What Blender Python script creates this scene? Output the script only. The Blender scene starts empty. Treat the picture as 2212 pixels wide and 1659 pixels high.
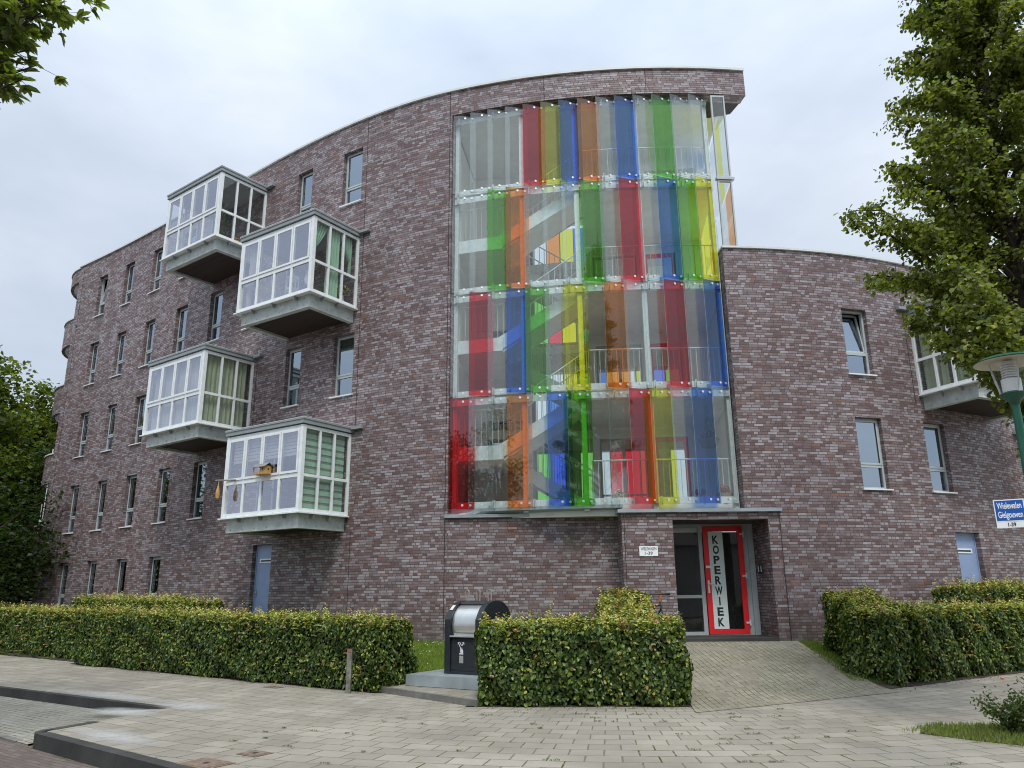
import bpy, math, random
import numpy as np
from mathutils import Vector, Matrix
PI = math.pi
S = bpy.context.scene
COL = S.collection
R_ = math.radians

# ------------------------------------------------------------------ camera
pitch, roll = R_(15.1702), R_(-0.5421)
fw = Vector((0, math.cos(pitch), math.sin(pitch)))
up0 = Vector((0, -math.sin(pitch), math.cos(pitch)))
rt0 = Vector((1, 0, 0))
c_, s_ = math.cos(roll), math.sin(roll)
rt = rt0 * c_ + up0 * s_
up = rt0 * -s_ + up0 * c_
EYE = 1.6
cam_d = bpy.data.cameras.new('camera')
cam = bpy.data.objects.new('camera', cam_d); COL.objects.link(cam)
cam.matrix_world = Matrix(((rt.x, up.x, -fw.x, 0), (rt.y, up.y, -fw.y, 0), (rt.z, up.z, -fw.z, EYE), (0, 0, 0, 1)))
cam_d.sensor_width = 36; cam_d.lens = 36 * 1662 / 2212; cam_d.clip_end = 2000; cam_d.clip_start = 0.05
S.camera = cam


def ray(x, y):
    """direction through a point of the photograph (2212 px wide): used to survey positions only"""
    a = (x - 1106) / 1662; b = -(y - 829.5) / 1662
    return fw + rt * a + up * b


def at_r(x, y, r):
    v = ray(x, y); t = r / math.hypot(v.x, v.y)
    return Vector((v.x * t, v.y * t, EYE + v.z * t))


# ------------------------------------------------------------------ materials
def mat(name):
    m = bpy.data.materials.new(name); m.use_nodes = True
    nt = m.node_tree
    for n in list(nt.nodes): nt.nodes.remove(n)
    out = nt.nodes.new('ShaderNodeOutputMaterial')
    return m, nt, out


def N(nt, t, **kw):
    n = nt.nodes.new(t)
    for k, v in kw.items():
        if k in n.inputs: n.inputs[k].default_value = v
        else: setattr(n, k, v)
    return n


def M_(nt, op, a, b=None, c=None):
    n = nt.nodes.new('ShaderNodeMath'); n.operation = op
    for i, v in enumerate((a, b, c)):
        if v is None: continue
        if isinstance(v, (int, float)): n.inputs[i].default_value = v
        else: nt.links.new(v, n.inputs[i])
    return n.outputs[0]


def ramp(nt, fac, stops, interp='LINEAR'):
    r = nt.nodes.new('ShaderNodeValToRGB'); r.color_ramp.interpolation = interp
    e = r.color_ramp.elements
    while len(e) < len(stops): e.new(0.5)
    for i, (p, col) in enumerate(stops):
        e[i].position = p; e[i].color = (*col, 1)
    nt.links.new(fac, r.inputs[0])
    return r.outputs[0]


def mixc(nt, fac, a, b, blend='MIX'):
    n = nt.nodes.new('ShaderNodeMix'); n.data_type = 'RGBA'; n.blend_type = blend
    for i, v in ((0, fac), (6, a), (7, b)):
        if isinstance(v, (int, float)): n.inputs[i].default_value = v
        elif isinstance(v, tuple): n.inputs[i].default_value = (*v, 1)
        else: nt.links.new(v, n.inputs[i])
    return n.outputs[2]


def mixv(nt, fac, a, b):
    n = nt.nodes.new('ShaderNodeMix'); n.data_type = 'FLOAT'
    for i, v in ((0, fac), (2, a), (3, b)):
        if isinstance(v, (int, float)): n.inputs[i].default_value = v
        else: nt.links.new(v, n.inputs[i])
    return n.outputs[0]


def noise(nt, vec, scale, detail=3, rough=.5, dim='3D'):
    n = N(nt, 'ShaderNodeTexNoise', Scale=scale, Detail=detail, Roughness=rough)
    if vec is not None: nt.links.new(vec, n.inputs['Vector'])
    return n.outputs['Fac']


def white(nt, *vals):
    n = nt.nodes.new('ShaderNodeTexWhiteNoise'); n.noise_dimensions = '3D'
    cb = nt.nodes.new('ShaderNodeCombineXYZ')
    for i, v in enumerate(vals):
        if isinstance(v, (int, float)): cb.inputs[i].default_value = v
        else: nt.links.new(v, cb.inputs[i])
    nt.links.new(cb.outputs[0], n.inputs['Vector'])
    return n.outputs['Value']


def pbsdf(nt, out, color, rough=.5, spec=.5, metal=0., normal=None):
    p = nt.nodes.new('ShaderNodeBsdfPrincipled')
    for k, v in (('Base Color', color), ('Roughness', rough), ('Specular IOR Level', spec), ('Metallic', metal)):
        if isinstance(v, (int, float)): p.inputs[k].default_value = v
        elif isinstance(v, tuple): p.inputs[k].default_value = (*v, 1)
        else: nt.links.new(v, p.inputs[k])
    if normal is not None: nt.links.new(normal, p.inputs['Normal'])
    nt.links.new(p.outputs[0], out.inputs[0])
    return p


def bump(nt, h, strength=.3, dist=.01):
    b = N(nt, 'ShaderNodeBump', Strength=strength, Distance=dist)
    nt.links.new(h, b.inputs['Height'])
    return b.outputs[0]


def plain(name, color, rough=.5, spec=.5, metal=0., var=.12, scale=6., bumpy=0., bscale=60.):
    """a paint / metal / stone with slight mottling and dirt"""
    m, nt, out = mat(name)
    tc = N(nt, 'ShaderNodeTexCoord')
    n = noise(nt, tc.outputs['Object'], scale, 5, .6)
    dark = tuple(c * (1 - 2 * var) for c in color); light = tuple(min(1, c * (1 + var)) for c in color)
    col = ramp(nt, n, [(.3, dark), (.7, light)])
    rr = mixv(nt, n, max(0, rough - .08), min(1, rough + .08))
    nm = bump(nt, noise(nt, tc.outputs['Object'], bscale, 3), bumpy, .01) if bumpy else None
    pbsdf(nt, out, col, rr, spec, metal, nm)
    return m


def brick_mat():
    m, nt, out = mat('clinker_brick')
    uv = N(nt, 'ShaderNodeUVMap', uv_map='UVMap')
    sp = N(nt, 'ShaderNodeSeparateXYZ'); nt.links.new(uv.outputs[0], sp.inputs[0])
    u, v = sp.outputs[0], sp.outputs[1]
    CH, BL = .0622, .222
    cv = M_(nt, 'DIVIDE', v, CH)
    row = M_(nt, 'FLOOR', cv); fv = M_(nt, 'FRACT', cv)
    off = white(nt, row, 3.7, 1.3)
    uu = M_(nt, 'ADD', M_(nt, 'DIVIDE', u, BL), off)
    idx = M_(nt, 'FLOOR', uu); fu = M_(nt, 'FRACT', uu)
    rnd = white(nt, idx, row, 9.1)
    split = M_(nt, 'GREATER_THAN', rnd, .60)
    half = M_(nt, 'MULTIPLY', M_(nt, 'GREATER_THAN', fu, .5), split)
    fu2 = M_(nt, 'FRACT', M_(nt, 'MULTIPLY', fu, M_(nt, 'ADD', split, 1)))
    ln = M_(nt, 'DIVIDE', BL, M_(nt, 'ADD', split, 1))
    du = M_(nt, 'MULTIPLY', M_(nt, 'MINIMUM', fu2, M_(nt, 'SUBTRACT', 1, fu2)), ln)
    dv = M_(nt, 'MULTIPLY', M_(nt, 'MINIMUM', fv, M_(nt, 'SUBTRACT', 1, fv)), CH)
    d = M_(nt, 'MINIMUM', du, dv)
    mort = M_(nt, 'LESS_THAN', d, .0062)
    cell = white(nt, M_(nt, 'ADD', idx, M_(nt, 'MULTIPLY', half, .37)), row, 5.5)
    cell2 = white(nt, M_(nt, 'ADD', idx, M_(nt, 'MULTIPLY', half, .37)), row, 21.5)
    big = noise(nt, uv.outputs[0], .9, 3)
    # courses fired in batches: soft bands
    bandn = noise(nt, uv.outputs[0], .35, 2)
    key = M_(nt, 'ADD', M_(nt, 'MULTIPLY', cell, .80), M_(nt, 'MULTIPLY', M_(nt, 'ADD', big, bandn), .20))
    key = M_(nt, 'SUBTRACT', key, .08)
    smear = N(nt, 'ShaderNodeMapping'); smear.inputs['Scale'].default_value = (11, 18, 1)
    nt.links.new(uv.outputs[0], smear.inputs[0])
    mott = noise(nt, smear.outputs[0], 1, 3, .55)
    key = M_(nt, 'ADD', key, M_(nt, 'MULTIPLY', M_(nt, 'SUBTRACT', mott, .5), .55))
    col = ramp(nt, key, [(0, (.086, .047, .045)), (.16, (.128, .070, .066)), (.36, (.172, .113, .109)), (.55, (.208, .157, .157)),
                         (.78, (.282, .243, .250)), (1, (.38, .346, .357))])
    orange = M_(nt, 'GREATER_THAN', cell2, .985)
    col = mixc(nt, M_(nt, 'MULTIPLY', orange, .7), col, (.23, .10, .05))
    mcol = mixc(nt, noise(nt, uv.outputs[0], 3, 3), (.058, .049, .046), (.092, .079, .074))
    col = mixc(nt, mort, col, mcol)
    # weather streaks
    st = N(nt, 'ShaderNodeMapping'); st.inputs['Scale'].default_value = (2.2, .25, 1)
    nt.links.new(uv.outputs[0], st.inputs[0])
    sn = noise(nt, st.outputs[0], 1, 4, .6)
    col = mixc(nt, M_(nt, 'MULTIPLY', M_(nt, 'SUBTRACT', sn, .42), 1.0), col, (.062, .050, .048))
    # splash dirt on the lowest courses
    foot = M_(nt, 'MULTIPLY', M_(nt, 'MAXIMUM', M_(nt, 'SUBTRACT', 1, M_(nt, 'DIVIDE', M_(nt, 'SUBTRACT', v, .55), .75)), 0), M_(nt, 'ADD', sn, .25))
    foot = M_(nt, 'MULTIPLY', M_(nt, 'MINIMUM', foot, 1), M_(nt, 'GREATER_THAN', v, -5))
    col = mixc(nt, M_(nt, 'MULTIPLY', foot, .7), col, (.092, .078, .062))
    rough = mixv(nt, mort, mixv(nt, key, .55, .34), .9)
    h = M_(nt, 'MINIMUM', M_(nt, 'DIVIDE', d, .009), 1)
    h = M_(nt, 'ADD', h, M_(nt, 'MULTIPLY', cell2, .35))
    nm = bump(nt, h, .45, .006)
    pbsdf(nt, out, col, rough, .5, 0, nm)
    return m


def glass_mat(name, tint, refl=1.0, ior=1.52, dirt=.03, rough=0.0, gcol=(1, 1, 1)):
    """thin pane: tinted straight-through light plus fresnel mirror"""
    m, nt, out = mat(name)
    tr = N(nt, 'ShaderNodeBsdfTransparent'); tr.inputs[0].default_value = (*tint, 1)
    gl = N(nt, 'ShaderNodeBsdfGlossy', Roughness=rough); gl.inputs[0].default_value = (*gcol, 1)
    df = N(nt, 'ShaderNodeBsdfDiffuse'); df.inputs[0].default_value = (.7, .72, .7, 1)
    tc = N(nt, 'ShaderNodeTexCoord')
    dn = noise(nt, tc.outputs['Object'], 1.3, 5, .65)
    mp = N(nt, 'ShaderNodeMapping'); mp.inputs['Scale'].default_value = (9, 9, .5); nt.links.new(tc.outputs['Object'], mp.inputs[0])
    dn2 = noise(nt, mp.outputs[0], 1, 4, .7)
    dfac = M_(nt, 'MULTIPLY', M_(nt, 'MULTIPLY', dn, dn2), dirt * 4)
    mx0 = N(nt, 'ShaderNodeMixShader'); nt.links.new(dfac, mx0.inputs[0])
    nt.links.new(tr.outputs[0], mx0.inputs[1]); nt.links.new(df.outputs[0], mx0.inputs[2])
    fr = schlick(nt, ((ior - 1) / (ior + 1)) ** 2)
    # float-glass waviness
    nm = bump(nt, noise(nt, tc.outputs['Object'], .9, 1), .02, .05)
    nt.links.new(nm, gl.inputs['Normal'])
    fac = M_(nt, 'MINIMUM', M_(nt, 'MULTIPLY', fr, refl), 1)
    mx = N(nt, 'ShaderNodeMixShader')
    nt.links.new(fac, mx.inputs[0]); nt.links.new(mx0.outputs[0], mx.inputs[1]); nt.links.new(gl.outputs[0], mx.inputs[2])
    nt.links.new(mx.outputs[0], out.inputs[0])
    return m


def schlick(nt, f0):
    g = N(nt, 'ShaderNodeNewGeometry'); vm = N(nt, 'ShaderNodeVectorMath', operation='DOT_PRODUCT')
    nt.links.new(g.outputs['Incoming'], vm.inputs[0]); nt.links.new(g.outputs['Normal'], vm.inputs[1])
    c = M_(nt, 'SUBTRACT', 1, M_(nt, 'ABSOLUTE', vm.outputs['Value']))
    return M_(nt, 'ADD', f0, M_(nt, 'MULTIPLY', M_(nt, 'POWER', c, 5), 1 - f0))


def leaf_mat(name, trans=.35, rough=.45):
    m, nt, out = mat(name)
    at = N(nt, 'ShaderNodeAttribute', attribute_name='tint')
    geo = N(nt, 'ShaderNodeNewGeometry')
    d = nt.nodes.new('ShaderNodeBsdfPrincipled')
    d.inputs['Roughness'].default_value = rough; d.inputs['Specular IOR Level'].default_value = .35
    nt.links.new(at.outputs['Color'], d.inputs['Base Color'])
    t = nt.nodes.new('ShaderNodeBsdfTranslucent')
    tcol = mixc(nt, 1.0, at.outputs['Color'], (1.25, 1.25, .5), 'MULTIPLY')
    nt.links.new(tcol, t.inputs[0])
    mx = N(nt, 'ShaderNodeMixShader'); mx.inputs[0].default_value = trans
    nt.links.new(d.outputs[0], mx.inputs[1]); nt.links.new(t.outputs[0], mx.inputs[2])
    nt.links.new(mx.outputs[0], out.inputs[0])
    return m


MAT = {}
MAT['brick'] = brick_mat()
MAT['coping'] = plain('coping_aluminium', (.62, .64, .62), .45, .5, 0, .05)
MAT['frame'] = plain('window_frame_paint', (.42, .46, .46), .4, .5, 0, .05)
MAT['whiteframe'] = plain('white_aluminium', (.74, .77, .76), .38, .5, 0, .05)
MAT['sill'] = plain('sill_metal', (.70, .72, .72), .4, .5, 0, .06)
MAT['seam'] = plain('joint_seal', (.03, .025, .025), .9)
MAT['zinc'] = plain('zinc_sheet', (.36, .41, .42), .38, .5, .35, .12, 2.5)
MAT['fasciagrey'] = plain('grey_fascia', (.25, .28, .28), .5, .5, 0, .06)
MAT['concrete'] = plain('precast_concrete', (.45, .49, .47), .8, .3, 0, .12, 5, .25, 40)
MAT['galv'] = plain('galvanised_steel', (.62, .68, .67), .45, .5, .15, .08, 9)
MAT['darksteel'] = plain('dark_steel', (.05, .055, .055), .5)
MAT['bolt'] = plain('bolt_steel', (.75, .76, .75), .3, .5, .6, .05)
MAT['edge'] = plain('glass_edge', (.45, .62, .55), .25, .5, 0, .05)
MAT['black'] = plain('bin_paint', (.014, .018, .022), .38, .5, 0, .2, 12)
MAT['steel'] = plain('brushed_steel', (.62, .62, .59), .3, .5, .85, .08, 3)
MAT['red'] = plain('red_paint', (.80, .026, .032), .35, .5, 0, .06)
MAT['blue'] = plain('blue_door_paint', (.25, .325, .50), .45, .5, 0, .05)
MAT['signblue'] = plain('sign_blue', (.01, .10, .40), .35, .5, 0, .05)
MAT['signwhite'] = plain('sign_white', (.82, .83, .82), .4, .5, 0, .02)
MAT['green'] = plain('lamp_green_paint', (.008, .085, .05), .35, .5, 0, .1)
MAT['ink'] = plain('black_ink', (.02, .02, .022), .6)
MAT['greyink'] = plain('grey_ink', (.16, .165, .17), .6)
MAT['cream'] = plain('cream_reflector', (.60, .55, .44), .5)
MAT['wallint'] = plain('interior_plaster', (.80, .81, .77), .8, .3, 0, .02, 2)
MAT['greyint'] = plain('interior_grey_panel', (.80, .82, .80), .7, .3, 0, .03, 2)
MAT['slab'] = plain('slab_concrete', (.80, .82, .80), .8, .3, 0, .05, 3)
MAT['beige'] = plain('beige_spandrel', (.55, .48, .36), .7)
MAT['yellow'] = plain('ochre_panel', (.48, .32, .05), .6)
MAT['frost'] = plain('frosted_film', (.70, .79, .75), .5, .5, 0, .03)
MAT['dirt'] = plain('bare_soil', (.055, .045, .032), .95, .2, 0, .25, 8, .6, 25)
MAT['kerb'] = plain('kerb_stone', (.055, .054, .050), .85, .2, 0, .2, 1.2, .3, 60)
MAT['kerbpale'] = plain('pale_kerb_stone', (.17, .165, .145), .85, .2, 0, .2, 3, .4, 60)
MAT['rust'] = plain('rusty_iron', (.21, .15, .105), .75, .4, .2, .25, 20, .5, 90)
MAT['loop'] = plain('worn_steel_loop', (.36, .31, .26), .5, .5, .3, .2, 20)
MAT['post'] = plain('weathered_post', (.20, .19, .16), .9, .2, 0, .25, 10)
MAT['bark'] = plain('bark', (.055, .045, .033), .9, .2, 0, .3, 12, .6, 30)
MAT['twig'] = plain('hedge_twigs', (.030, .024, .014), .95, .1, 0, .3, 14)
MAT['dust'] = plain('sand_dust', (.5, .49, .45), .95)
MAT['curtain_g'] = plain('green_curtain', (.40, .60, .44), .85, .1, 0, .06)
MAT['curtain_w'] = plain('white_voile', (.66, .68, .64), .85, .1, 0, .05)
MAT['curtain_c'] = plain('cream_curtain', (.42, .46, .33), .85, .1, 0, .05)
MAT['wood'] = plain('pale_wood', (.50, .28, .09), .6, .4, 0, .15, 12)
MAT['woodgrey'] = plain('grey_wood', (.22, .20, .18), .8)
MAT['soffit'] = None
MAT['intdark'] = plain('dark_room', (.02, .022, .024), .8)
MAT['terracotta'] = plain('basket_weave', (.30, .23, .15), .85, .2, 0, .2, 30)
MAT['tyre'] = plain('rubber', (.015, .015, .016), .8)
MAT['orange'] = plain('orange_paint', (.55, .13, .03), .4)
MAT['greybrick'] = plain('far_facade', (.34, .33, .31), .85, .3, 0, .1)
MAT['rooftile'] = plain('dark_roof_tile', (.05, .04, .038), .7, .3, 0, .2, 9)
MAT['leaf'] = leaf_mat('hedge_leaf', .3, .38)
MAT['leaf_t'] = leaf_mat('tree_leaf', .52)
MAT['grass'] = leaf_mat('grass_blade', .35, .6)
MAT['petal'] = leaf_mat('petal', .4, .7)

C1 = dict(R=(.86, .065, .09), Y=(.88, .86, .06), B=(.11, .31, .80), G=(.27, .70, .13), O=(.97, .40, .08), C=(.91, .95, .93))
for k, v in C1.items():
    MAT['g' + k] = glass_mat('tinted_glass_' + k.lower(), tuple(math.sqrt(x) for x in v), 1.15, 1.55, .010)
    MAT['h' + k] = glass_mat('single_tinted_glass_' + k.lower(), tuple(x ** 1.15 for x in v), .8, 1.5, .03)
MAT['clear'] = glass_mat('clear_glass', (.86, .90, .88), 1.6, 1.6, .02)
MAT['mirrorglass'] = glass_mat('sun_reflecting_glass', (.80, .82, .84), 1.0, 4.2, .02, 0.0, (.86, .88, 1))
MAT['lampglass'] = glass_mat('lamp_glass', (.95, .96, .95), .8, 1.45, .03)


def pane_mat():
    m, nt, out = mat('coated_window_glass')
    d = N(nt, 'ShaderNodeBsdfTransparent'); d.inputs[0].default_value = (.55, .58, .57, 1)
    g = N(nt, 'ShaderNodeBsdfGlossy', Roughness=0.01); g.inputs[0].default_value = (.76, .88, 1, 1)
    fr = schlick(nt, .06)
    tc = N(nt, 'ShaderNodeTexCoord')
    nt.links.new(bump(nt, noise(nt, tc.outputs['Object'], 1.1, 1), .03, .05), g.inputs['Normal'])
    fac = M_(nt, 'MINIMUM', M_(nt, 'ADD', M_(nt, 'MULTIPLY', fr, 1.1), .36), 1)
    mx = N(nt, 'ShaderNodeMixShader'); nt.links.new(fac, mx.inputs[0])
    nt.links.new(d.outputs[0], mx.inputs[1]); nt.links.new(g.outputs[0], mx.inputs[2])
    nt.links.new(mx.outputs[0], out.inputs[0])
    return m


MAT['pane'] = pane_mat()


def soffit_mat():
    m, nt, out = mat('timber_soffit')
    tc = N(nt, 'ShaderNodeTexCoord'); sp = N(nt, 'ShaderNodeSeparateXYZ'); nt.links.new(tc.outputs['Object'], sp.inputs[0])
    s = M_(nt, 'ADD', sp.outputs[0], M_(nt, 'MULTIPLY', sp.outputs[1], 1.25))
    b = M_(nt, 'DIVIDE', s, .2)
    r = white(nt, M_(nt, 'FLOOR', b), 1.0, 2.0)
    gap = M_(nt, 'LESS_THAN', M_(nt, 'FRACT', b), .08)
    col = mixc(nt, r, (.013, .0065, .004), (.030, .015, .009))
    col = mixc(nt, gap, col, (.01, .007, .005))
    pbsdf(nt, out, col, .6)
    return m


MAT['soffit'] = soffit_mat()


def paving(name, cx, cy, thL, thR, R0, w, h, cols, joint, jw=.006, moss=.25):
    """slabs laid round a bend: rows follow the arc about (cx,cy) and run straight on both sides of it"""
    m, nt, out = mat(name)
    geo = N(nt, 'ShaderNodeNewGeometry'); sp = N(nt, 'ShaderNodeSeparateXYZ'); nt.links.new(geo.outputs['Position'], sp.inputs[0])
    wob = noise(nt, geo.outputs['Position'], .5, 2)
    wob = M_(nt, 'MULTIPLY', M_(nt, 'SUBTRACT', wob, .5), .05)
    dx = M_(nt, 'SUBTRACT', sp.outputs[0], cx); dy = M_(nt, 'SUBTRACT', sp.outputs[1], cy)
    th = M_(nt, 'ARCTAN2', dx, M_(nt, 'MULTIPLY', dy, -1))
    r = M_(nt, 'SQRT', M_(nt, 'ADD', M_(nt, 'MULTIPLY', dx, dx), M_(nt, 'MULTIPLY', dy, dy)))
    def straight(t):
        tx, ty, nx, ny = math.cos(t), math.sin(t), math.sin(t), -math.cos(t)
        u = M_(nt, 'ADD', M_(nt, 'ADD', M_(nt, 'MULTIPLY', dx, tx), M_(nt, 'MULTIPLY', dy, ty)), R0 * t)
        v = M_(nt, 'ADD', M_(nt, 'MULTIPLY', dx, nx), M_(nt, 'MULTIPLY', dy, ny))
        return u, v
    uL, vL = straight(thL); uR, vR = straight(thR)
    isL = M_(nt, 'LESS_THAN', th, thL); isR = M_(nt, 'GREATER_THAN', th, thR)
    u = mixv(nt, isR, mixv(nt, isL, M_(nt, 'MULTIPLY', th, R0), uL), uR)
    v = mixv(nt, isR, mixv(nt, isL, r, vL), vR)
    u = M_(nt, 'ADD', u, wob); v = M_(nt, 'ADD', v, wob)
    rowf = M_(nt, 'DIVIDE', v, h); row = M_(nt, 'FLOOR', rowf); fv = M_(nt, 'FRACT', rowf)
    uu = M_(nt, 'ADD', M_(nt, 'DIVIDE', u, w), M_(nt, 'MULTIPLY', M_(nt, 'MODULO', M_(nt, 'ABSOLUTE', row), 2), .5))
    idx = M_(nt, 'FLOOR', uu); fu = M_(nt, 'FRACT', uu)
    du = M_(nt, 'MULTIPLY', M_(nt, 'MINIMUM', fu, M_(nt, 'SUBTRACT', 1, fu)), w)
    dv = M_(nt, 'MULTIPLY', M_(nt, 'MINIMUM', fv, M_(nt, 'SUBTRACT', 1, fv)), h)
    d = M_(nt, 'MINIMUM', du, dv)
    fine = noise(nt, geo.outputs['Position'], 70, 3, .6)
    mid = noise(nt, geo.outputs['Position'], 6, 5, .65)
    big = noise(nt, geo.outputs['Position'], .7, 4, .6)
    jn = M_(nt, 'ADD', jw * .5, M_(nt, 'MULTIPLY', M_(nt, 'SUBTRACT', mid, .35), jw * 1.6))
    jm = M_(nt, 'LESS_THAN', d, jn)
    rnd = white(nt, idx, row, 4.2)
    col = ramp(nt, M_(nt, 'ADD', M_(nt, 'MULTIPLY', rnd, .5), M_(nt, 'MULTIPLY', mid, .5)), cols)
    col = mixc(nt, M_(nt, 'MULTIPLY', M_(nt, 'SUBTRACT', big, .38), 1.8), col, tuple(c * .62 for c in cols[0][1]))
    col = mixc(nt, M_(nt, 'MULTIPLY', M_(nt, 'SUBTRACT', fine, .45), .8), col, tuple(c * .6 for c in cols[0][1]))
    # spots of old chewing gum and stains
    vo = N(nt, 'ShaderNodeTexVoronoi', Scale=2.6); nt.links.new(geo.outputs['Position'], vo.inputs['Vector'])
    spot = M_(nt, 'LESS_THAN', vo.outputs['Distance'], M_(nt, 'MULTIPLY', mid, .07))
    col = mixc(nt, M_(nt, 'MULTIPLY', spot, .55), col, (.07, .07, .065))
    mossn = noise(nt, geo.outputs['Position'], 1.7, 4, .7)
    mossy = M_(nt, 'GREATER_THAN', mossn, 1 - moss - .22)
    jc = mixc(nt, mossy, joint, (.055, .075, .02))
    col = mixc(nt, jm, col, jc)
    hgt = M_(nt, 'ADD', M_(nt, 'MINIMUM', M_(nt, 'DIVIDE', d, .012), 1), M_(nt, 'ADD', M_(nt, 'MULTIPLY', rnd, .5), M_(nt, 'MULTIPLY', fine, .15)))
    pbsdf(nt, out, col, .9, .12, 0, bump(nt, hgt, .6, .006))
    return m


THL, THR = R_(-36.5), R_(33)
MAT['slabs'] = paving('concrete_slabs', 2.35, 20.1, THL, THR, 9.6, .30, .30,
                      [(.1, (.235, .210, .168)), (.45, (.285, .258, .208)), (.75, (.325, .295, .24)), (1, (.385, .352, .29))], (.14, .13, .095), .010, .22)
MAT['klinkers'] = paving('concrete_pavers', 60, 60, R_(-90), R_(-89), 1, .21, .105,
                         [(.1, (.205, .182, .135)), (.5, (.262, .236, .178)), (1, (.325, .295, .225))], (.19, .18, .13), .0085, .3)
MAT['baypave'] = paving('bay_pavers', 2.35, 20.1, THL, THR, 9.6, .21, .105,
                        [(.1, (.245, .225, .185)), (.5, (.295, .275, .228)), (1, (.36, .338, .285))], (.17, .16, .12), .010, .25)
MAT['roadbrick'] = paving('road_brick', 2.35, 20.1, THL, THR, 9.6, .21, .075,
                          [(.1, (.115, .09, .078)), (.5, (.165, .13, .115)), (1, (.215, .175, .155))], (.09, .08, .065), .010, .2)


def lawn_mat():
    m, nt, out = mat('lawn')
    geo = N(nt, 'ShaderNodeNewGeometry')
    a = noise(nt, geo.outputs['Position'], 1.4, 4, .6); b = noise(nt, geo.outputs['Position'], 45, 3, .7)
    col = ramp(nt, M_(nt, 'ADD', M_(nt, 'MULTIPLY', a, .6), M_(nt, 'MULTIPLY', b, .4)), [(.3, (.06, .105, .012)), (.55, (.13, .20, .025)), (.75, (.20, .27, .05))])
    pbsdf(nt, out, col, .9, .1, 0, bump(nt, b, .8, .03))
    return m


MAT['lawn'] = lawn_mat()


def setp(o, parent):
    o.parent = parent
    if parent.location.length: o.matrix_parent_inverse = Matrix.Translation(-parent.location)


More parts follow.
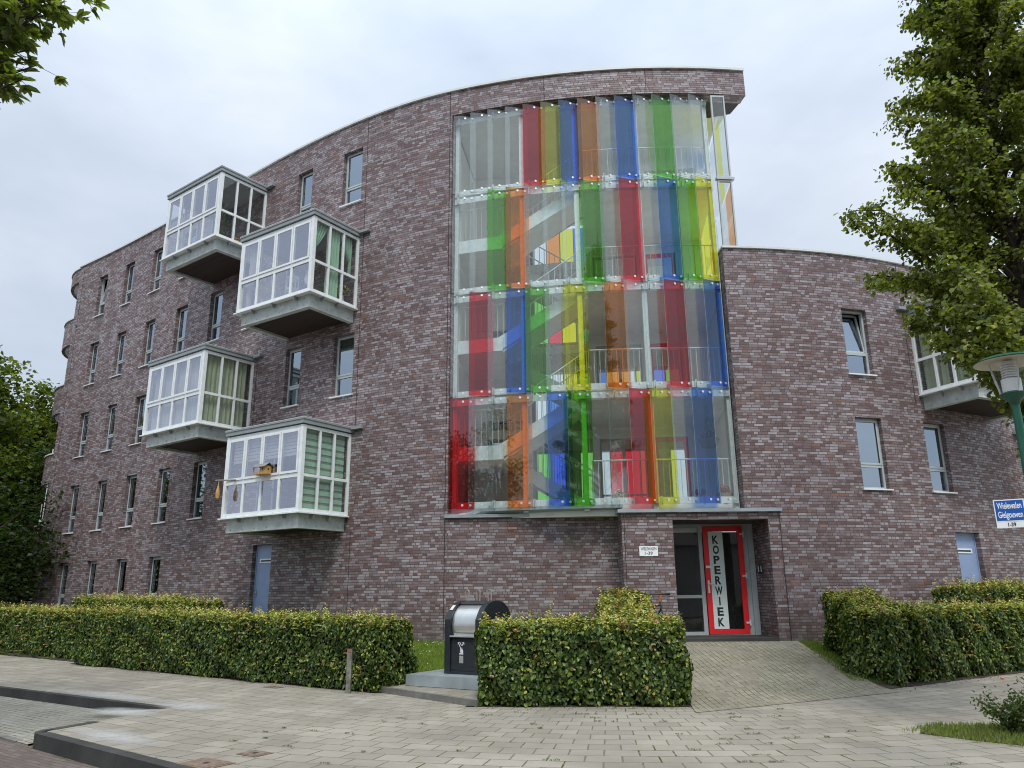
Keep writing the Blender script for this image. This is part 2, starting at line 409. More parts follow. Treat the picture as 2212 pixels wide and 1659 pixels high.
# ------------------------------------------------------------------ mesh builder
class MB:
    def __init__(self):
        self.v, self.f, self.m, self.uv = [], [], [], []

    def quad(self, pts, uvs=None, mi=0):
        i = len(self.v); self.v += [tuple(p) for p in pts]
        self.f.append(tuple(range(i, i + len(pts)))); self.m.append(mi)
        self.uv.append(uvs if uvs else [(0, 0)] * len(pts))

    def box(self, c, ax, ay, az, mi=0, uvf=None):
        """box about c with half-axis vectors"""
        c, ax, ay, az = Vector(c), Vector(ax), Vector(ay), Vector(az)
        if ax.cross(ay).dot(az) < 0: ax = -ax
        P = lambda i, j, k: c + ax * i + ay * j + az * k
        for q in (((-1, -1, -1), (-1, 1, -1), (1, 1, -1), (1, -1, -1)), ((-1, -1, 1), (1, -1, 1), (1, 1, 1), (-1, 1, 1)),
                  ((-1, -1, -1), (1, -1, -1), (1, -1, 1), (-1, -1, 1)), ((1, 1, -1), (-1, 1, -1), (-1, 1, 1), (1, 1, 1)),
                  ((1, -1, -1), (1, 1, -1), (1, 1, 1), (1, -1, 1)), ((-1, 1, -1), (-1, -1, -1), (-1, -1, 1), (-1, 1, 1))):
            pts = [P(*t) for t in q]
            self.quad(pts, [uvf(p) for p in pts] if uvf else None, mi)

    def bx(self, x0, x1, y0, y1, z0, z1, mi=0):
        self.box(((x0 + x1) / 2, (y0 + y1) / 2, (z0 + z1) / 2), ((x1 - x0) / 2, 0, 0), (0, (y1 - y0) / 2, 0), (0, 0, (z1 - z0) / 2), mi)

    def prism(self, poly, z0, z1, mi=0, top=True, bottom=True):
        n = len(poly)
        a = sum(poly[i][0] * poly[(i + 1) % n][1] - poly[(i + 1) % n][0] * poly[i][1] for i in range(n))
        if a < 0: poly = poly[::-1]
        f0 = z0 if callable(z0) else (lambda p: z0)
        f1 = z1 if callable(z1) else (lambda p: z1)
        s = 0
        for i in range(n):
            p, q = poly[i], poly[(i + 1) % n]
            l = math.hypot(q[0] - p[0], q[1] - p[1])
            self.quad([(p[0], p[1], f0(p)), (q[0], q[1], f0(q)), (q[0], q[1], f1(q)), (p[0], p[1], f1(p))],
                      [(s, f0(p)), (s + l, f0(q)), (s + l, f1(q)), (s, f1(p))], mi)
            s += l
        if top: self.quad([(p[0], p[1], f1(p)) for p in poly], [(p[0], p[1]) for p in poly], mi)
        if bottom: self.quad([(p[0], p[1], f0(p)) for p in poly[::-1]], [(p[0], p[1]) for p in poly[::-1]], mi)

    def tube(self, pts, rad, n=8, mi=0, caps=True):
        pts = [Vector(p) for p in pts]
        if isinstance(rad, (int, float)): rad = [rad] * len(pts)
        rings = []
        ref = None
        for i, p in enumerate(pts):
            t = (pts[min(i + 1, len(pts) - 1)] - pts[max(i - 1, 0)]).normalized()
            if ref is None: ref = Vector((0, 0, 1)) if abs(t.z) < .9 else Vector((1, 0, 0))
            a = (ref - t * ref.dot(t))
            if a.length < 1e-4: a = t.orthogonal()
            a.normalize(); b = t.cross(a); ref = a
            i0 = len(self.v)
            for k in range(n):
                th = 2 * PI * k / n
                self.v.append(tuple(p + (a * math.cos(th) + b * math.sin(th)) * rad[i]))
            rings.append(i0)
        for r0, r1 in zip(rings, rings[1:]):
            for k in range(n):
                self.f.append((r0 + k, r0 + (k + 1) % n, r1 + (k + 1) % n, r1 + k)); self.m.append(mi); self.uv.append([(0, 0)] * 4)
        if caps:
            self.f.append(tuple(rings[0] + k for k in range(n))[::-1]); self.m.append(mi); self.uv.append([(0, 0)] * n)
            self.f.append(tuple(rings[-1] + k for k in range(n))); self.m.append(mi); self.uv.append([(0, 0)] * n)

    def lathe(self, c, prof, n=24, mi=0):
        c = Vector(c); rings = []
        for r, z in prof:
            i0 = len(self.v)
            for k in range(n):
                th = 2 * PI * k / n
                self.v.append((c.x + r * math.cos(th), c.y + r * math.sin(th), c.z + z))
            rings.append(i0)
        for r0, r1 in zip(rings, rings[1:]):
            for k in range(n):
                self.f.append((r0 + k, r0 + (k + 1) % n, r1 + (k + 1) % n, r1 + k)); self.m.append(mi); self.uv.append([(0, 0)] * 4)

    def build(self, name, mats, parent=None, smooth=False, bevel=0):
        me = bpy.data.meshes.new(name)
        me.from_pydata(self.v, [], self.f)
        if not isinstance(mats, (list, tuple)): mats = [mats]
        for k in mats: me.materials.append(MAT[k])
        me.polygons.foreach_set('material_index', self.m)
        uvl = me.uv_layers.new(name='UVMap')
        flat = np.array([c for f in self.uv for p in f for c in p], dtype=np.float32)
        uvl.data.foreach_set('uv', flat)
        if smooth: me.polygons.foreach_set('use_smooth', [True] * len(me.polygons))
        me.update()
        o = bpy.data.objects.new(name, me); COL.objects.link(o)
        if parent is not None: setp(o, parent)
        if smooth:
            try:
                md = o.modifiers.new('es', 'EDGE_SPLIT'); md.split_angle = R_(35)
            except Exception: pass
        if bevel:
            md = o.modifiers.new('bv', 'BEVEL'); md.width = bevel; md.segments = 2; md.limit_method = 'ANGLE'
        return o


def tag(o, label=None, cat=None, group=None, kind=None):
    if label: o['label'] = label
    if cat: o['category'] = cat
    if group: o['group'] = group
    if kind: o['kind'] = kind
    return o


def empty(name, label, cat, group=None, loc=(0, 0, 0)):
    o = bpy.data.objects.new(name, None); COL.objects.link(o); o.location = loc; o.empty_display_size = .1
    return tag(o, label, cat, group)


def text(name, body, size, org, ax, az, mat_, parent, ext=.001, width=None, bold=0.0):
    """raised lettering as a real mesh; width squeezes the line to that many metres"""
    cu = bpy.data.curves.new(name, 'FONT'); cu.body = body; cu.size = size; cu.extrude = ext; cu.align_x = 'CENTER'; cu.align_y = 'CENTER'
    cu.offset = bold; cu.resolution_u = 4
    t = bpy.data.objects.new(name, cu); COL.objects.link(t)
    dg = bpy.context.evaluated_depsgraph_get()
    me = bpy.data.meshes.new_from_object(t.evaluated_get(dg)); bpy.data.objects.remove(t)
    co = np.zeros(len(me.vertices) * 3); me.vertices.foreach_get('co', co); co = co.reshape(-1, 3)
    co[:, 0] -= (co[:, 0].min() + co[:, 0].max()) / 2; co[:, 1] -= (co[:, 1].min() + co[:, 1].max()) / 2 if len(body) == 1 else 0
    if width: co[:, 0] *= width / (co[:, 0].max() - co[:, 0].min())
    ax, az = Vector(ax).normalized(), Vector(az).normalized(); n = ax.cross(az)
    W_ = co[:, :1] * np.array(ax) + co[:, 1:2] * np.array(az) + co[:, 2:] * np.array(n) + np.array(org)
    me.vertices.foreach_set('co', W_.ravel()); me.materials.clear(); me.materials.append(MAT[mat_]); me.update()
    o = bpy.data.objects.new(name, me); COL.objects.link(o)
    if parent is not None: setp(o, parent)
    return o


# ------------------------------------------------------------------ leaves
def leaf_mesh(name, c, n, d, L, W, tint, matk, parent=None, fold=.25, shape='diamond'):
    """c,n,d: (N,3) centre, normal, axis; one folded leaf per row"""
    c, n, d = (np.asarray(a, dtype=np.float64) for a in (c, n, d))
    n = n / np.linalg.norm(n, axis=1, keepdims=True)
    d = d - n * (d * n).sum(1, keepdims=True); d /= np.maximum(np.linalg.norm(d, axis=1, keepdims=True), 1e-6)
    s = np.cross(n, d)
    L = np.asarray(L).reshape(-1, 1); W = np.asarray(W).reshape(-1, 1)
    k = len(c)
    b = c - d * L * .5; t = c + d * L * .5
    if shape == 'diamond':
        mid = c - d * L * .06
        l = mid + s * W * .5 + n * W * fold; r = mid - s * W * .5 + n * W * fold
        V = np.stack([b, r, t, l], 1).reshape(-1, 3)
        nv = 4
        F = np.array([[0, 1, 2], [0, 2, 3]])
    else:  # oval, six points
        m1 = c - d * L * .22; m2 = c + d * L * .18
        l1 = m1 + s * W * .46 + n * W * fold; r1 = m1 - s * W * .46 + n * W * fold
        l2 = m2 + s * W * .42 + n * W * fold * .8; r2 = m2 - s * W * .42 + n * W * fold * .8
        t2 = t - n * L * .12
        V = np.stack([b, r1, r2, t2, l2, l1], 1).reshape(-1, 3)
        nv = 6
        F = np.array([[0, 1, 2], [0, 2, 3], [0, 3, 4], [0, 4, 5]])
    nf = len(F)
    idx = (np.arange(k)[:, None, None] * nv + F[None]).reshape(-1, 3)
    me = bpy.data.meshes.new(name)
    me.vertices.add(len(V)); me.vertices.foreach_set('co', V.astype(np.float32).ravel())
    me.loops.add(idx.size); me.loops.foreach_set('vertex_index', idx.astype(np.int32).ravel())
    me.polygons.add(len(idx)); me.polygons.foreach_set('loop_start', (np.arange(len(idx)) * 3).astype(np.int32))
    try: me.polygons.foreach_set('loop_total', np.full(len(idx), 3, dtype=np.int32))
    except Exception: pass
    at = me.attributes.new('tint', 'FLOAT_COLOR', 'POINT')
    col = np.repeat(np.c_[tint, np.ones(k)], nv, axis=0).astype(np.float32)
    at.data.foreach_set('color', col.ravel())
    me.materials.append(MAT[matk]); me.update(calc_edges=True); me.validate()
    o = bpy.data.objects.new(name, me); COL.objects.link(o)
    if parent is not None: setp(o, parent)
    return o


def blend(a, b, t):
    return np.asarray(a)[None] * (1 - t[:, None]) + np.asarray(b)[None] * t[:, None]


def unit(a): return a / np.maximum(np.linalg.norm(a, axis=1, keepdims=True), 1e-9)


# ================================================================== THE BUILDING
ZT = 14.6           # top of the high parapet
ZL = 9.57           # top of the low parapet
ZG = 0.6            # ground along the facade
CC = (3.8705, 34.0516); RR = 17.0962          # arc of the main front
TH0, TH1 = -.32035, .12771
C2 = (4.4696, 30.7793); RR2 = 13.8356         # arc of the low wing
T20 = math.atan2(.636 * 7.97 - C2[0], C2[1] - 2.128 * 7.97)


def arc(th, r=RR): return (CC[0] + r * math.sin(th), CC[1] - r * math.cos(th))
def arc2(th, r=RR2): return (C2[0] + r * math.sin(th), C2[1] - r * math.cos(th))


J = arc(TH0); SLP = math.tan(TH0)


def left_y(x):
    X = x - J[0]
    return J[1] + SLP * X + 6.30448516e-02 * X ** 2 + 3.52982923e-03 * X ** 3 + 6.36801284e-05 * X ** 4


class Curve2:
    def __init__(self, P):
        self.P = np.array(P); self.S = np.r_[0, np.cumsum(np.hypot(*np.diff(self.P, axis=0).T))]

    def at(self, s, out=0.0):
        i = int(np.clip(np.searchsorted(self.S, s) - 1, 0, len(self.P) - 2))
        a, b = self.P[i], self.P[i + 1]; t = (s - self.S[i]) / (self.S[i + 1] - self.S[i])
        p = a + (b - a) * t; d = (b - a) / np.linalg.norm(b - a)
        n = np.array([d[1], -d[0]])
        return Vector((p[0] + n[0] * out, p[1] + n[1] * out, 0)), Vector((d[0], d[1], 0)), Vector((n[0], n[1], 0))


xs = np.linspace(-17.506, J[0], 120)
LEFT = [(x, left_y(x)) for x in xs]
MAIN = Curve2(LEFT + [arc(t) for t in np.linspace(TH0, TH1, 60)[1:]])
LOW = Curve2([arc2(t) for t in np.linspace(T20, T20 + 1.25, 70)])
SJ = 19.562          # arc length where the glass starts
SE = 26.20           # where it ends

bld = empty('apartment_building', 'curved purple brick apartment block with colourful glass stairwell', 'building', loc=(1.5, 18.5, ZG))


def curved_wall(name, cv, s0, s1, z0, z1, holes, parent, step=.35, depth=.22, back=True, ends=(True, True)):
    """brick skin along a curve with rectangular openings (s0,s1,z0,z1) and their reveals"""
    ss = set(np.round(np.arange(s0, s1, step), 4)) | {s0, s1}
    zz = {z0, z1}
    for h in holes: ss |= {h[0], h[1]}; zz |= {h[2], h[3]}
    ss = sorted(ss); zz = sorted(zz)
    mb = MB()
    P = {s: cv.at(s)[0] for s in ss}
    B = {s: cv.at(s, -depth)[0] for s in ss}
    inside = lambda s, z: any(h[0] < s < h[1] and h[2] < z < h[3] for h in holes)
    for a, b in zip(ss, ss[1:]):
        if b - a < 1e-5: continue
        for c, d in zip(zz, zz[1:]):
            if inside((a + b) / 2, (c + d) / 2): continue
            pa, pb = P[a], P[b]
            mb.quad([(pa.x, pa.y, c), (pb.x, pb.y, c), (pb.x, pb.y, d), (pa.x, pa.y, d)], [(a, c), (b, c), (b, d), (a, d)])
    for h in holes:
        s, e, c, d = h
        if s < s0: continue
        pa, qa, pb, qb = cv.at(s)[0], cv.at(s, -depth)[0], cv.at(e)[0], cv.at(e, -depth)[0]
        V = lambda p, z: (p.x, p.y, z)
        mb.quad([V(pa, c), V(pa, d), V(qa, d), V(qa, c)], [(s, c), (s, d), (s + depth, d), (s + depth, c)])
        mb.quad([V(pb, c), V(qb, c), V(qb, d), V(pb, d)], [(e, c), (e + depth, c), (e + depth, d), (e, d)])
        mb.quad([V(pa, d), V(pb, d), V(qb, d), V(qa, d)], [(s, d), (e, d), (e, d + depth), (s, d + depth)])
        mb.quad([V(pa, c), V(qa, c), V(qb, c), V(pb, c)], [(s, c), (s, c + depth), (e, c + depth), (e, c)])
    for flag, s in ((ends[0], s0), (ends[1], s1)):
        if not flag: continue
        p, q = cv.at(s)[0], cv.at(s, -.35)[0]
        mb.quad([(p.x, p.y, z0), (q.x, q.y, z0), (q.x, q.y, z1), (p.x, p.y, z1)], [(s, z0), (s + .35, z0), (s + .35, z1), (s, z1)])
    return mb.build(name, 'brick', parent)


def strip_along(name, cv, s0, s1, o0, o1, z0, z1, matk, parent, step=.4, uvbrick=False):
    """solid band following a curve between two offsets"""
    n = max(2, int((s1 - s0) / step) + 1); mb = MB()
    ring = []
    for s in np.linspace(s0, s1, n):
        a, b = cv.at(s, o1)[0], cv.at(s, o0)[0]
        ring.append((s, (a.x, a.y, z0), (a.x, a.y, z1), (b.x, b.y, z1), (b.x, b.y, z0)))
    for p, q in zip(ring, ring[1:]):
        s, t = p[0], q[0]; w = abs(o1 - o0)
        mb.quad([p[1], q[1], q[2], p[2]], [(s, z0), (t, z0), (t, z1), (s, z1)])
        mb.quad([p[2], q[2], q[3], p[3]], [(s, z1), (t, z1), (t, z1 + w), (s, z1 + w)])
        mb.quad([p[3], q[3], q[4], p[4]], [(s, z1), (t, z1), (t, z0), (s, z0)])
        mb.quad([p[4], q[4], q[1], p[1]], [(s, z0 - w), (t, z0 - w), (t, z0), (s, z0)])
    for p, fl in ((ring[0], 1), (ring[-1], 0)):
        pts = [p[1], p[2], p[3], p[4]]; s = p[0]; w = abs(o1 - o0)
        uv = [(s, z0), (s, z1), (s + w, z1), (s + w, z0)]
        if not fl: pts = pts[::-1]; uv = uv[::-1]
        mb.quad(pts, uv)
    return mb.build(name, matk, parent)


# ---- openings
FL = [ZG, 3.42, 6.14, 8.86, 11.60]
HEADS = [2.77, 5.49, 8.21, 10.94, 13.69]
SILLS = [1.04, 3.76, 6.51, 9.25, 12.0]
WS = [(1.66, 2.31), (3.64, 4.30), (5.65, 6.35), (7.74, 8.46), (9.86, 10.57), (11.88, 12.52), (14.06, 14.70), (15.98, 16.69)]
grid = {4: [0, 1, 2, 3, 6, 7], 3: [0, 1, 2, 3, 4, 5], 2: [0, 1, 2, 3, 6, 7], 1: [0, 1, 2, 3, 4], 0: [0, 1, 2, 3]}
wins = []
for f, cols in grid.items():
    for c in cols: wins.append((WS[c][0], WS[c][1], SILLS[f], HEADS[f], f, c))
doorL = (13.22, 14.03, ZG + .02, 2.89)
holesL = [w[:4] for w in wins] + [doorL]
lowins = [(2.88, 3.58, 6.46, 8.13, 2), (2.88, 3.60, 3.76, 5.45, 1), (4.88, 5.60, 3.76, 5.45, 1)]
doorR = (5.40, 6.29, ZG + .02, 2.87)
holesR = [w[:4] for w in lowins] + [doorR, (-.001, .735, ZG - .601, 3.29)]

curved_wall('brick_wall', MAIN, 0, SJ, ZG - .6, ZT - .06, holesL, bld)
strip_along('brick_fascia', MAIN, SJ, MAIN.S[-1], -.35, 0, 13.83, ZT - .06, 'brick', bld)
curved_wall('brick_wall', LOW, 0, LOW.S[-1], ZG - .6, ZL - .05, holesR, bld, ends=(False, True))
# return faces at the ends of the low wing beside the glass
mb = MB()
p, t, n = LOW.at(0)
mb.box(p - n * .16 + t * .06 + Vector((0, 0, (3.3 + ZL - .05) / 2)), t * .06, n * .158, Vector((0, 0, (ZL - .05 - 3.3) / 2)), 0, lambda q: (q.y, q.z))
mb.build('brick_return', 'brick', bld)
# copings
strip_along('roof_coping', MAIN, -.02, MAIN.S[-1] + .0, -.40, .05, ZT - .058, ZT, 'coping', bld)
strip_along('roof_coping', LOW, -.02, LOW.S[-1], -.40, .05, ZL - .048, ZL, 'coping', bld)


def joint(cv, s, z0, z1, w=.012):
    p, t, n = cv.at(s, .002)
    mb = MB(); mb.box(p + Vector((0, 0, (z0 + z1) / 2)), t * w / 2, n * .004, Vector((0, 0, (z1 - z0) / 2)))
    mb.build('expansion_joint', 'seam', bld)


for cv, s, a, b in ((MAIN, 16.86, ZG, 3.05), (MAIN, 16.86, 5.7, ZT - .06), (MAIN, 19.50, ZG, ZT - .06), (MAIN, 22.05, 13.83, ZT - .06), (MAIN, 24.65, 13.83, ZT - .06),
                    (MAIN, .32, ZG, ZT - .06), (MAIN, 12.75, 5.8, 8.0), (LOW, 4.75, 5.9, ZL - .05), (MAIN, 8.9, 5.5, 6.1)):
    joint(cv, s, a, b)

# ---- rounded brick parapets of the loggias at the far end
p0, t0, n0 = MAIN.at(0.02)
def end_curve(off):
    pts = []
    base = p0 + n0 * off
    for d in (0, .05, .1): pts.append(base - t0 * d)
    R = 2.6; cen = base - t0 * .1 - n0 * R
    for k in range(1, 11):
        a = R_(62) * k / 10
        pts.append(cen + n0 * R * math.cos(a) - t0 * R * math.sin(a))
    return [(q.x, q.y) for q in pts][::-1]
ENDC = Curve2(end_curve(-.004))
for z0, z1 in ((13.92, ZT - .06), (11.25, 12.36), (8.48, 9.62), (5.75, 6.90), (3.05, 4.21), (ZG - .3, 1.45)):
    b = strip_along('loggia_parapet', ENDC, 0, ENDC.S[-1], -.12, 0, z0, z1 - .05, 'brick', bld)
    strip_along('parapet_coping', ENDC, 0, ENDC.S[-1], -.16, .04, z1 - .049, z1, 'coping', b)
# end wall and roofs
mb = MB()
q0, q1 = MAIN.at(0.0)[0], MAIN.at(0.0, -7)[0]
sdir = (q1 - q0)
mb.quad([(q0.x, q0.y, 0), (q1.x, q1.y, 0), (q1.x, q1.y, ZT - .1), (q0.x, q0.y, ZT - .1)], [(0, 0), (7, 0), (7, ZT), (0, ZT)])
w1 = MAIN.at(8, -7)[0]; w2 = MAIN.at(SJ - .1, -7.5)[0]
for a, b in ((q1, w1), (w1, w2)):
    l = (b - a).length
    mb.quad([(a.x, a.y, 0), (b.x, b.y, 0), (b.x, b.y, ZT - .1), (a.x, a.y, ZT - .1)], [(0, 0), (l, 0), (l, ZT), (0, ZT)])
mb.build('rear_wall', 'brick', bld)
mb = MB()
pts = [MAIN.at(s, -.05)[0] for s in np.linspace(0, SJ, 30)] + [w2, w1, q1]
mb.quad([(p.x, p.y, ZT - .2) for p in pts])
pts = [LOW.at(s, -.05)[0] for s in np.linspace(.1, LOW.S[-1], 20)] + [Vector((16, 32, 0)), Vector((6.2, 26, 0))]
mb.quad([(p.x, p.y, ZL - .2) for p in pts])
mb.build('flat_roof', 'slab', bld)


mst = empty('mast', 'thin pale pole standing on a loggia at the left end of the building', 'pole', None, (-17.75, 29.3, 4.2))
mb = MB(); mb.tube([(-17.72, 29.22, 3.6), (-17.68, 29.2, 7.1)], .022, 6); mb.tube([(-17.82, 29.24, 3.9), (-17.82, 29.24, 5.0)], .014, 6); mb.bx(-17.85, -17.72, 29.18, 29.26, 4.25, 4.42); mb.build('tube', 'coping', mst)


# ---- windows
def window(cv, s0, s1, z0, z1, parent, depth=.125, tilt=False, left_label=None, blind=None, top=False, curtain=None):
    sm = (s0 + s1) / 2
    p, t, n = cv.at(sm); w = s1 - s0; h = z1 - z0
    o = p - n * depth
    Z = Vector((0, 0, 1))
    fr = MB()
    def bar(x0, x1, y0, y1, d0, d1):
        fr.box(o + t * (x0 + x1) / 2 + Z * (y0 + y1) / 2 - n * (d0 + d1) / 2, t * (x1 - x0) / 2, n * (d1 - d0) / 2, Z * (y1 - y0) / 2)
    e = .003
    X0, X1 = -w / 2 + e, w / 2 - e
    fw_ = .052
    b0, b1 = z0 + .035, z1 - e
    tz = z0 + .035 + .54
    bar(X0, X0 + fw_, b0, b1, 0, .07); bar(X1 - fw_, X1, b0, b1, 0, .07)
    bar(X0 + fw_, X1 - fw_, b0, b0 + fw_, 0, .07); bar(X0 + fw_, X1 - fw_, b1 - fw_, b1, 0, .07)
    bar(X0 + fw_, X1 - fw_, tz - .035, tz + .035, -.002, .07)
    f = None
    # opening sash
    sx0, sx1, sz0, sz1 = X0 + fw_ - .012, X1 - fw_ + .012, tz + .028, b1 - fw_ + .012
    sw = .045
    if not tilt:
        bar(sx0, sx0 + sw, sz0, sz1, -.014, -.001); bar(sx1 - sw, sx1, sz0, sz1, -.014, -.001)
        bar(sx0 + sw, sx1 - sw, sz0, sz0 + sw, -.014, -.001); bar(sx0 + sw, sx1 - sw, sz1 - sw, sz1, -.014, -.001)
    f = fr.build('window', 'frame', parent)
    pn = MB()
    def plate(x0, x1, y0, y1, d, lean=0.):
        q = lambda x, y: o + t * x + Z * y - n * (d + lean * (y - y0))
        pn.quad([q(x0, y0), q(x1, y0), q(x1, y1), q(x0, y1)])
    plate(X0 + fw_, X1 - fw_, b0 + fw_, tz - .035, .03)
    if tilt:
        sb = MB(); ln = .16
        def sbar(x0, x1, y0, y1):
            yc = (y0 + y1) / 2
            tv = (Z - n * ln).normalized(); nv = t.cross(tv)
            sb.box(o + t * (x0 + x1) / 2 + Z * yc - n * (.035 + ln * (yc - sz0)), t * (x1 - x0) / 2, nv * .022, tv * (y1 - y0) / 2)
        sbar(sx0, sx0 + sw, sz0, sz1); sbar(sx1 - sw, sx1, sz0, sz1); sbar(sx0, sx1, sz0, sz0 + sw); sbar(sx0, sx1, sz1 - sw, sz1)
        sb.build('open_sash', 'frame', f)
        plate(sx0 + sw, sx1 - sw, sz0 + sw, sz1 - sw, .04, ln)
    else:
        plate(sx0 + sw, sx1 - sw, sz0 + sw, sz1 - sw, .012)
    pn.build('pane', 'pane', f)
    si = MB()
    si.box(o + Z * (z0 + .017) + n * .05, t * (w / 2 + .04), n * .128, Z * .016)
    si.build('sill', 'sill', f)
    # the room behind
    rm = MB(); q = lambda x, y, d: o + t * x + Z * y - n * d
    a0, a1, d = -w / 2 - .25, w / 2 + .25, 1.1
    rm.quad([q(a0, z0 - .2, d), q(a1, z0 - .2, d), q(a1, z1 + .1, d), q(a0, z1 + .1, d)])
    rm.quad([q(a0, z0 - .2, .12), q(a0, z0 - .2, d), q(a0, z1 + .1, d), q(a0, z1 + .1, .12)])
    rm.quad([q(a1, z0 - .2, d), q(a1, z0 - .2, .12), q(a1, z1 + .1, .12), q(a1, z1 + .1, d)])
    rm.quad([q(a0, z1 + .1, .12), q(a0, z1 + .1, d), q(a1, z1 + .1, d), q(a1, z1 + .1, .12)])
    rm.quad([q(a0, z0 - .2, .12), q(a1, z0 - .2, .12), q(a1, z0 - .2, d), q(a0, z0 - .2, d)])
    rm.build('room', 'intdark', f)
    if curtain:
        cb = MB(); x0, x1, k, cm = curtain
        k2 = 24
        for i in range(k2):
            u0, u1 = x0 + (x1 - x0) * i / k2, x0 + (x1 - x0) * (i + 1) / k2
            d0, d1 = .16 + .02 * math.sin(u0 * 70), .16 + .02 * math.sin(u1 * 70)
            zb = z0 + .1 if k == 'full' else z1 - k
            cb.quad([q(u0 * w, zb, d0), q(u1 * w, zb, d1), q(u1 * w, z1 - .03, d1), q(u0 * w, z1 - .03, d0)])
        cb.build('curtain', cm, f)
    return f


rng = random.Random(5)
for (a, b, c, d, f, k) in wins:
    cu = None
    r = rng.random()
    if (f, k) == (2, 7): cu = (-.5, .5, .42, 'curtain_g')
    elif f in (0, 1, 2) and r < .6: cu = (.0, .5, 'full', 'curtain_w')
    elif r < .35: cu = (-.5, -.15, 'full', 'curtain_w')
    wf = window(MAIN, a, b, c, d, bld, tilt=(f == 4 and k == 0), curtain=cu)
    if (f, k) == (4, 0): wf['label'] = 'window with its upper sash tilted open'
for i, (a, b, c, d, f) in enumerate(lowins):
    wf = window(LOW, a, b, c, d, bld, tilt=(i == 0), curtain=(-.5, .5, .10, 'curtain_w') if i == 1 else None)
    if i == 0: wf['label'] = 'window with its upper sash tilted open'


# ---- blue doors
def blue_door(cv, hole, slot_side, label):
    s0, s1, z0, z1 = hole; p, t, n = cv.at((s0 + s1) / 2); w = s1 - s0; o = p - n * .13; Z = Vector((0, 0, 1))
    mb = MB()
    mb.box(o + Z * (z0 + z1) / 2 - n * .03, t * (w / 2 - .045), n * .025, Z * ((z1 - z0) / 2 - .045))
    d = mb.build('door', 'blue', bld, bevel=.004); d['label'] = label
    fr = MB()
    for sg in (-1, 1): fr.box(o + t * sg * (w / 2 - .022) + Z * (z0 + z1) / 2 - n * .03, t * .021, n * .035, Z * ((z1 - z0) / 2 - .003))
    fr.box(o + Z * (z1 - .025) - n * .03, t * (w / 2 - .044), n * .034, Z * .021)
    fr.build('door_frame', 'blue', d)
    sl = MB(); zz = z1 - .42
    sl.box(o + Z * zz + n * .003 + t * .05 * slot_side, t * w * .34, n * .008, Z * .055, 0)
    sl.box(o + Z * zz + n * .012 + t * .05 * slot_side, t * w * .28, n * .003, Z * .018, 1)
    sl.build('vent_slot', ['whiteframe', 'ink'], d)
    h = MB(); hx = -slot_side * (w / 2 - .10)
    h.box(o + Z * (z0 + 1.02) + t * hx + n * .008, t * .022, n * .012, Z * .09); h.tube([o + Z * (z0 + 1.05) + t * hx + n * .02, o + Z * (z0 + 1.05) + t * hx + n * .06, o + Z * (z0 + 1.05) + t * (hx + slot_side * .11) + n * .06], .01, 6)
    h.build('handle', 'steel', d)


blue_door(MAIN, doorL, 1, 'blue steel door below the lowest left balcony')
blue_door(LOW, doorR, -1, 'blue steel door in the low wing')


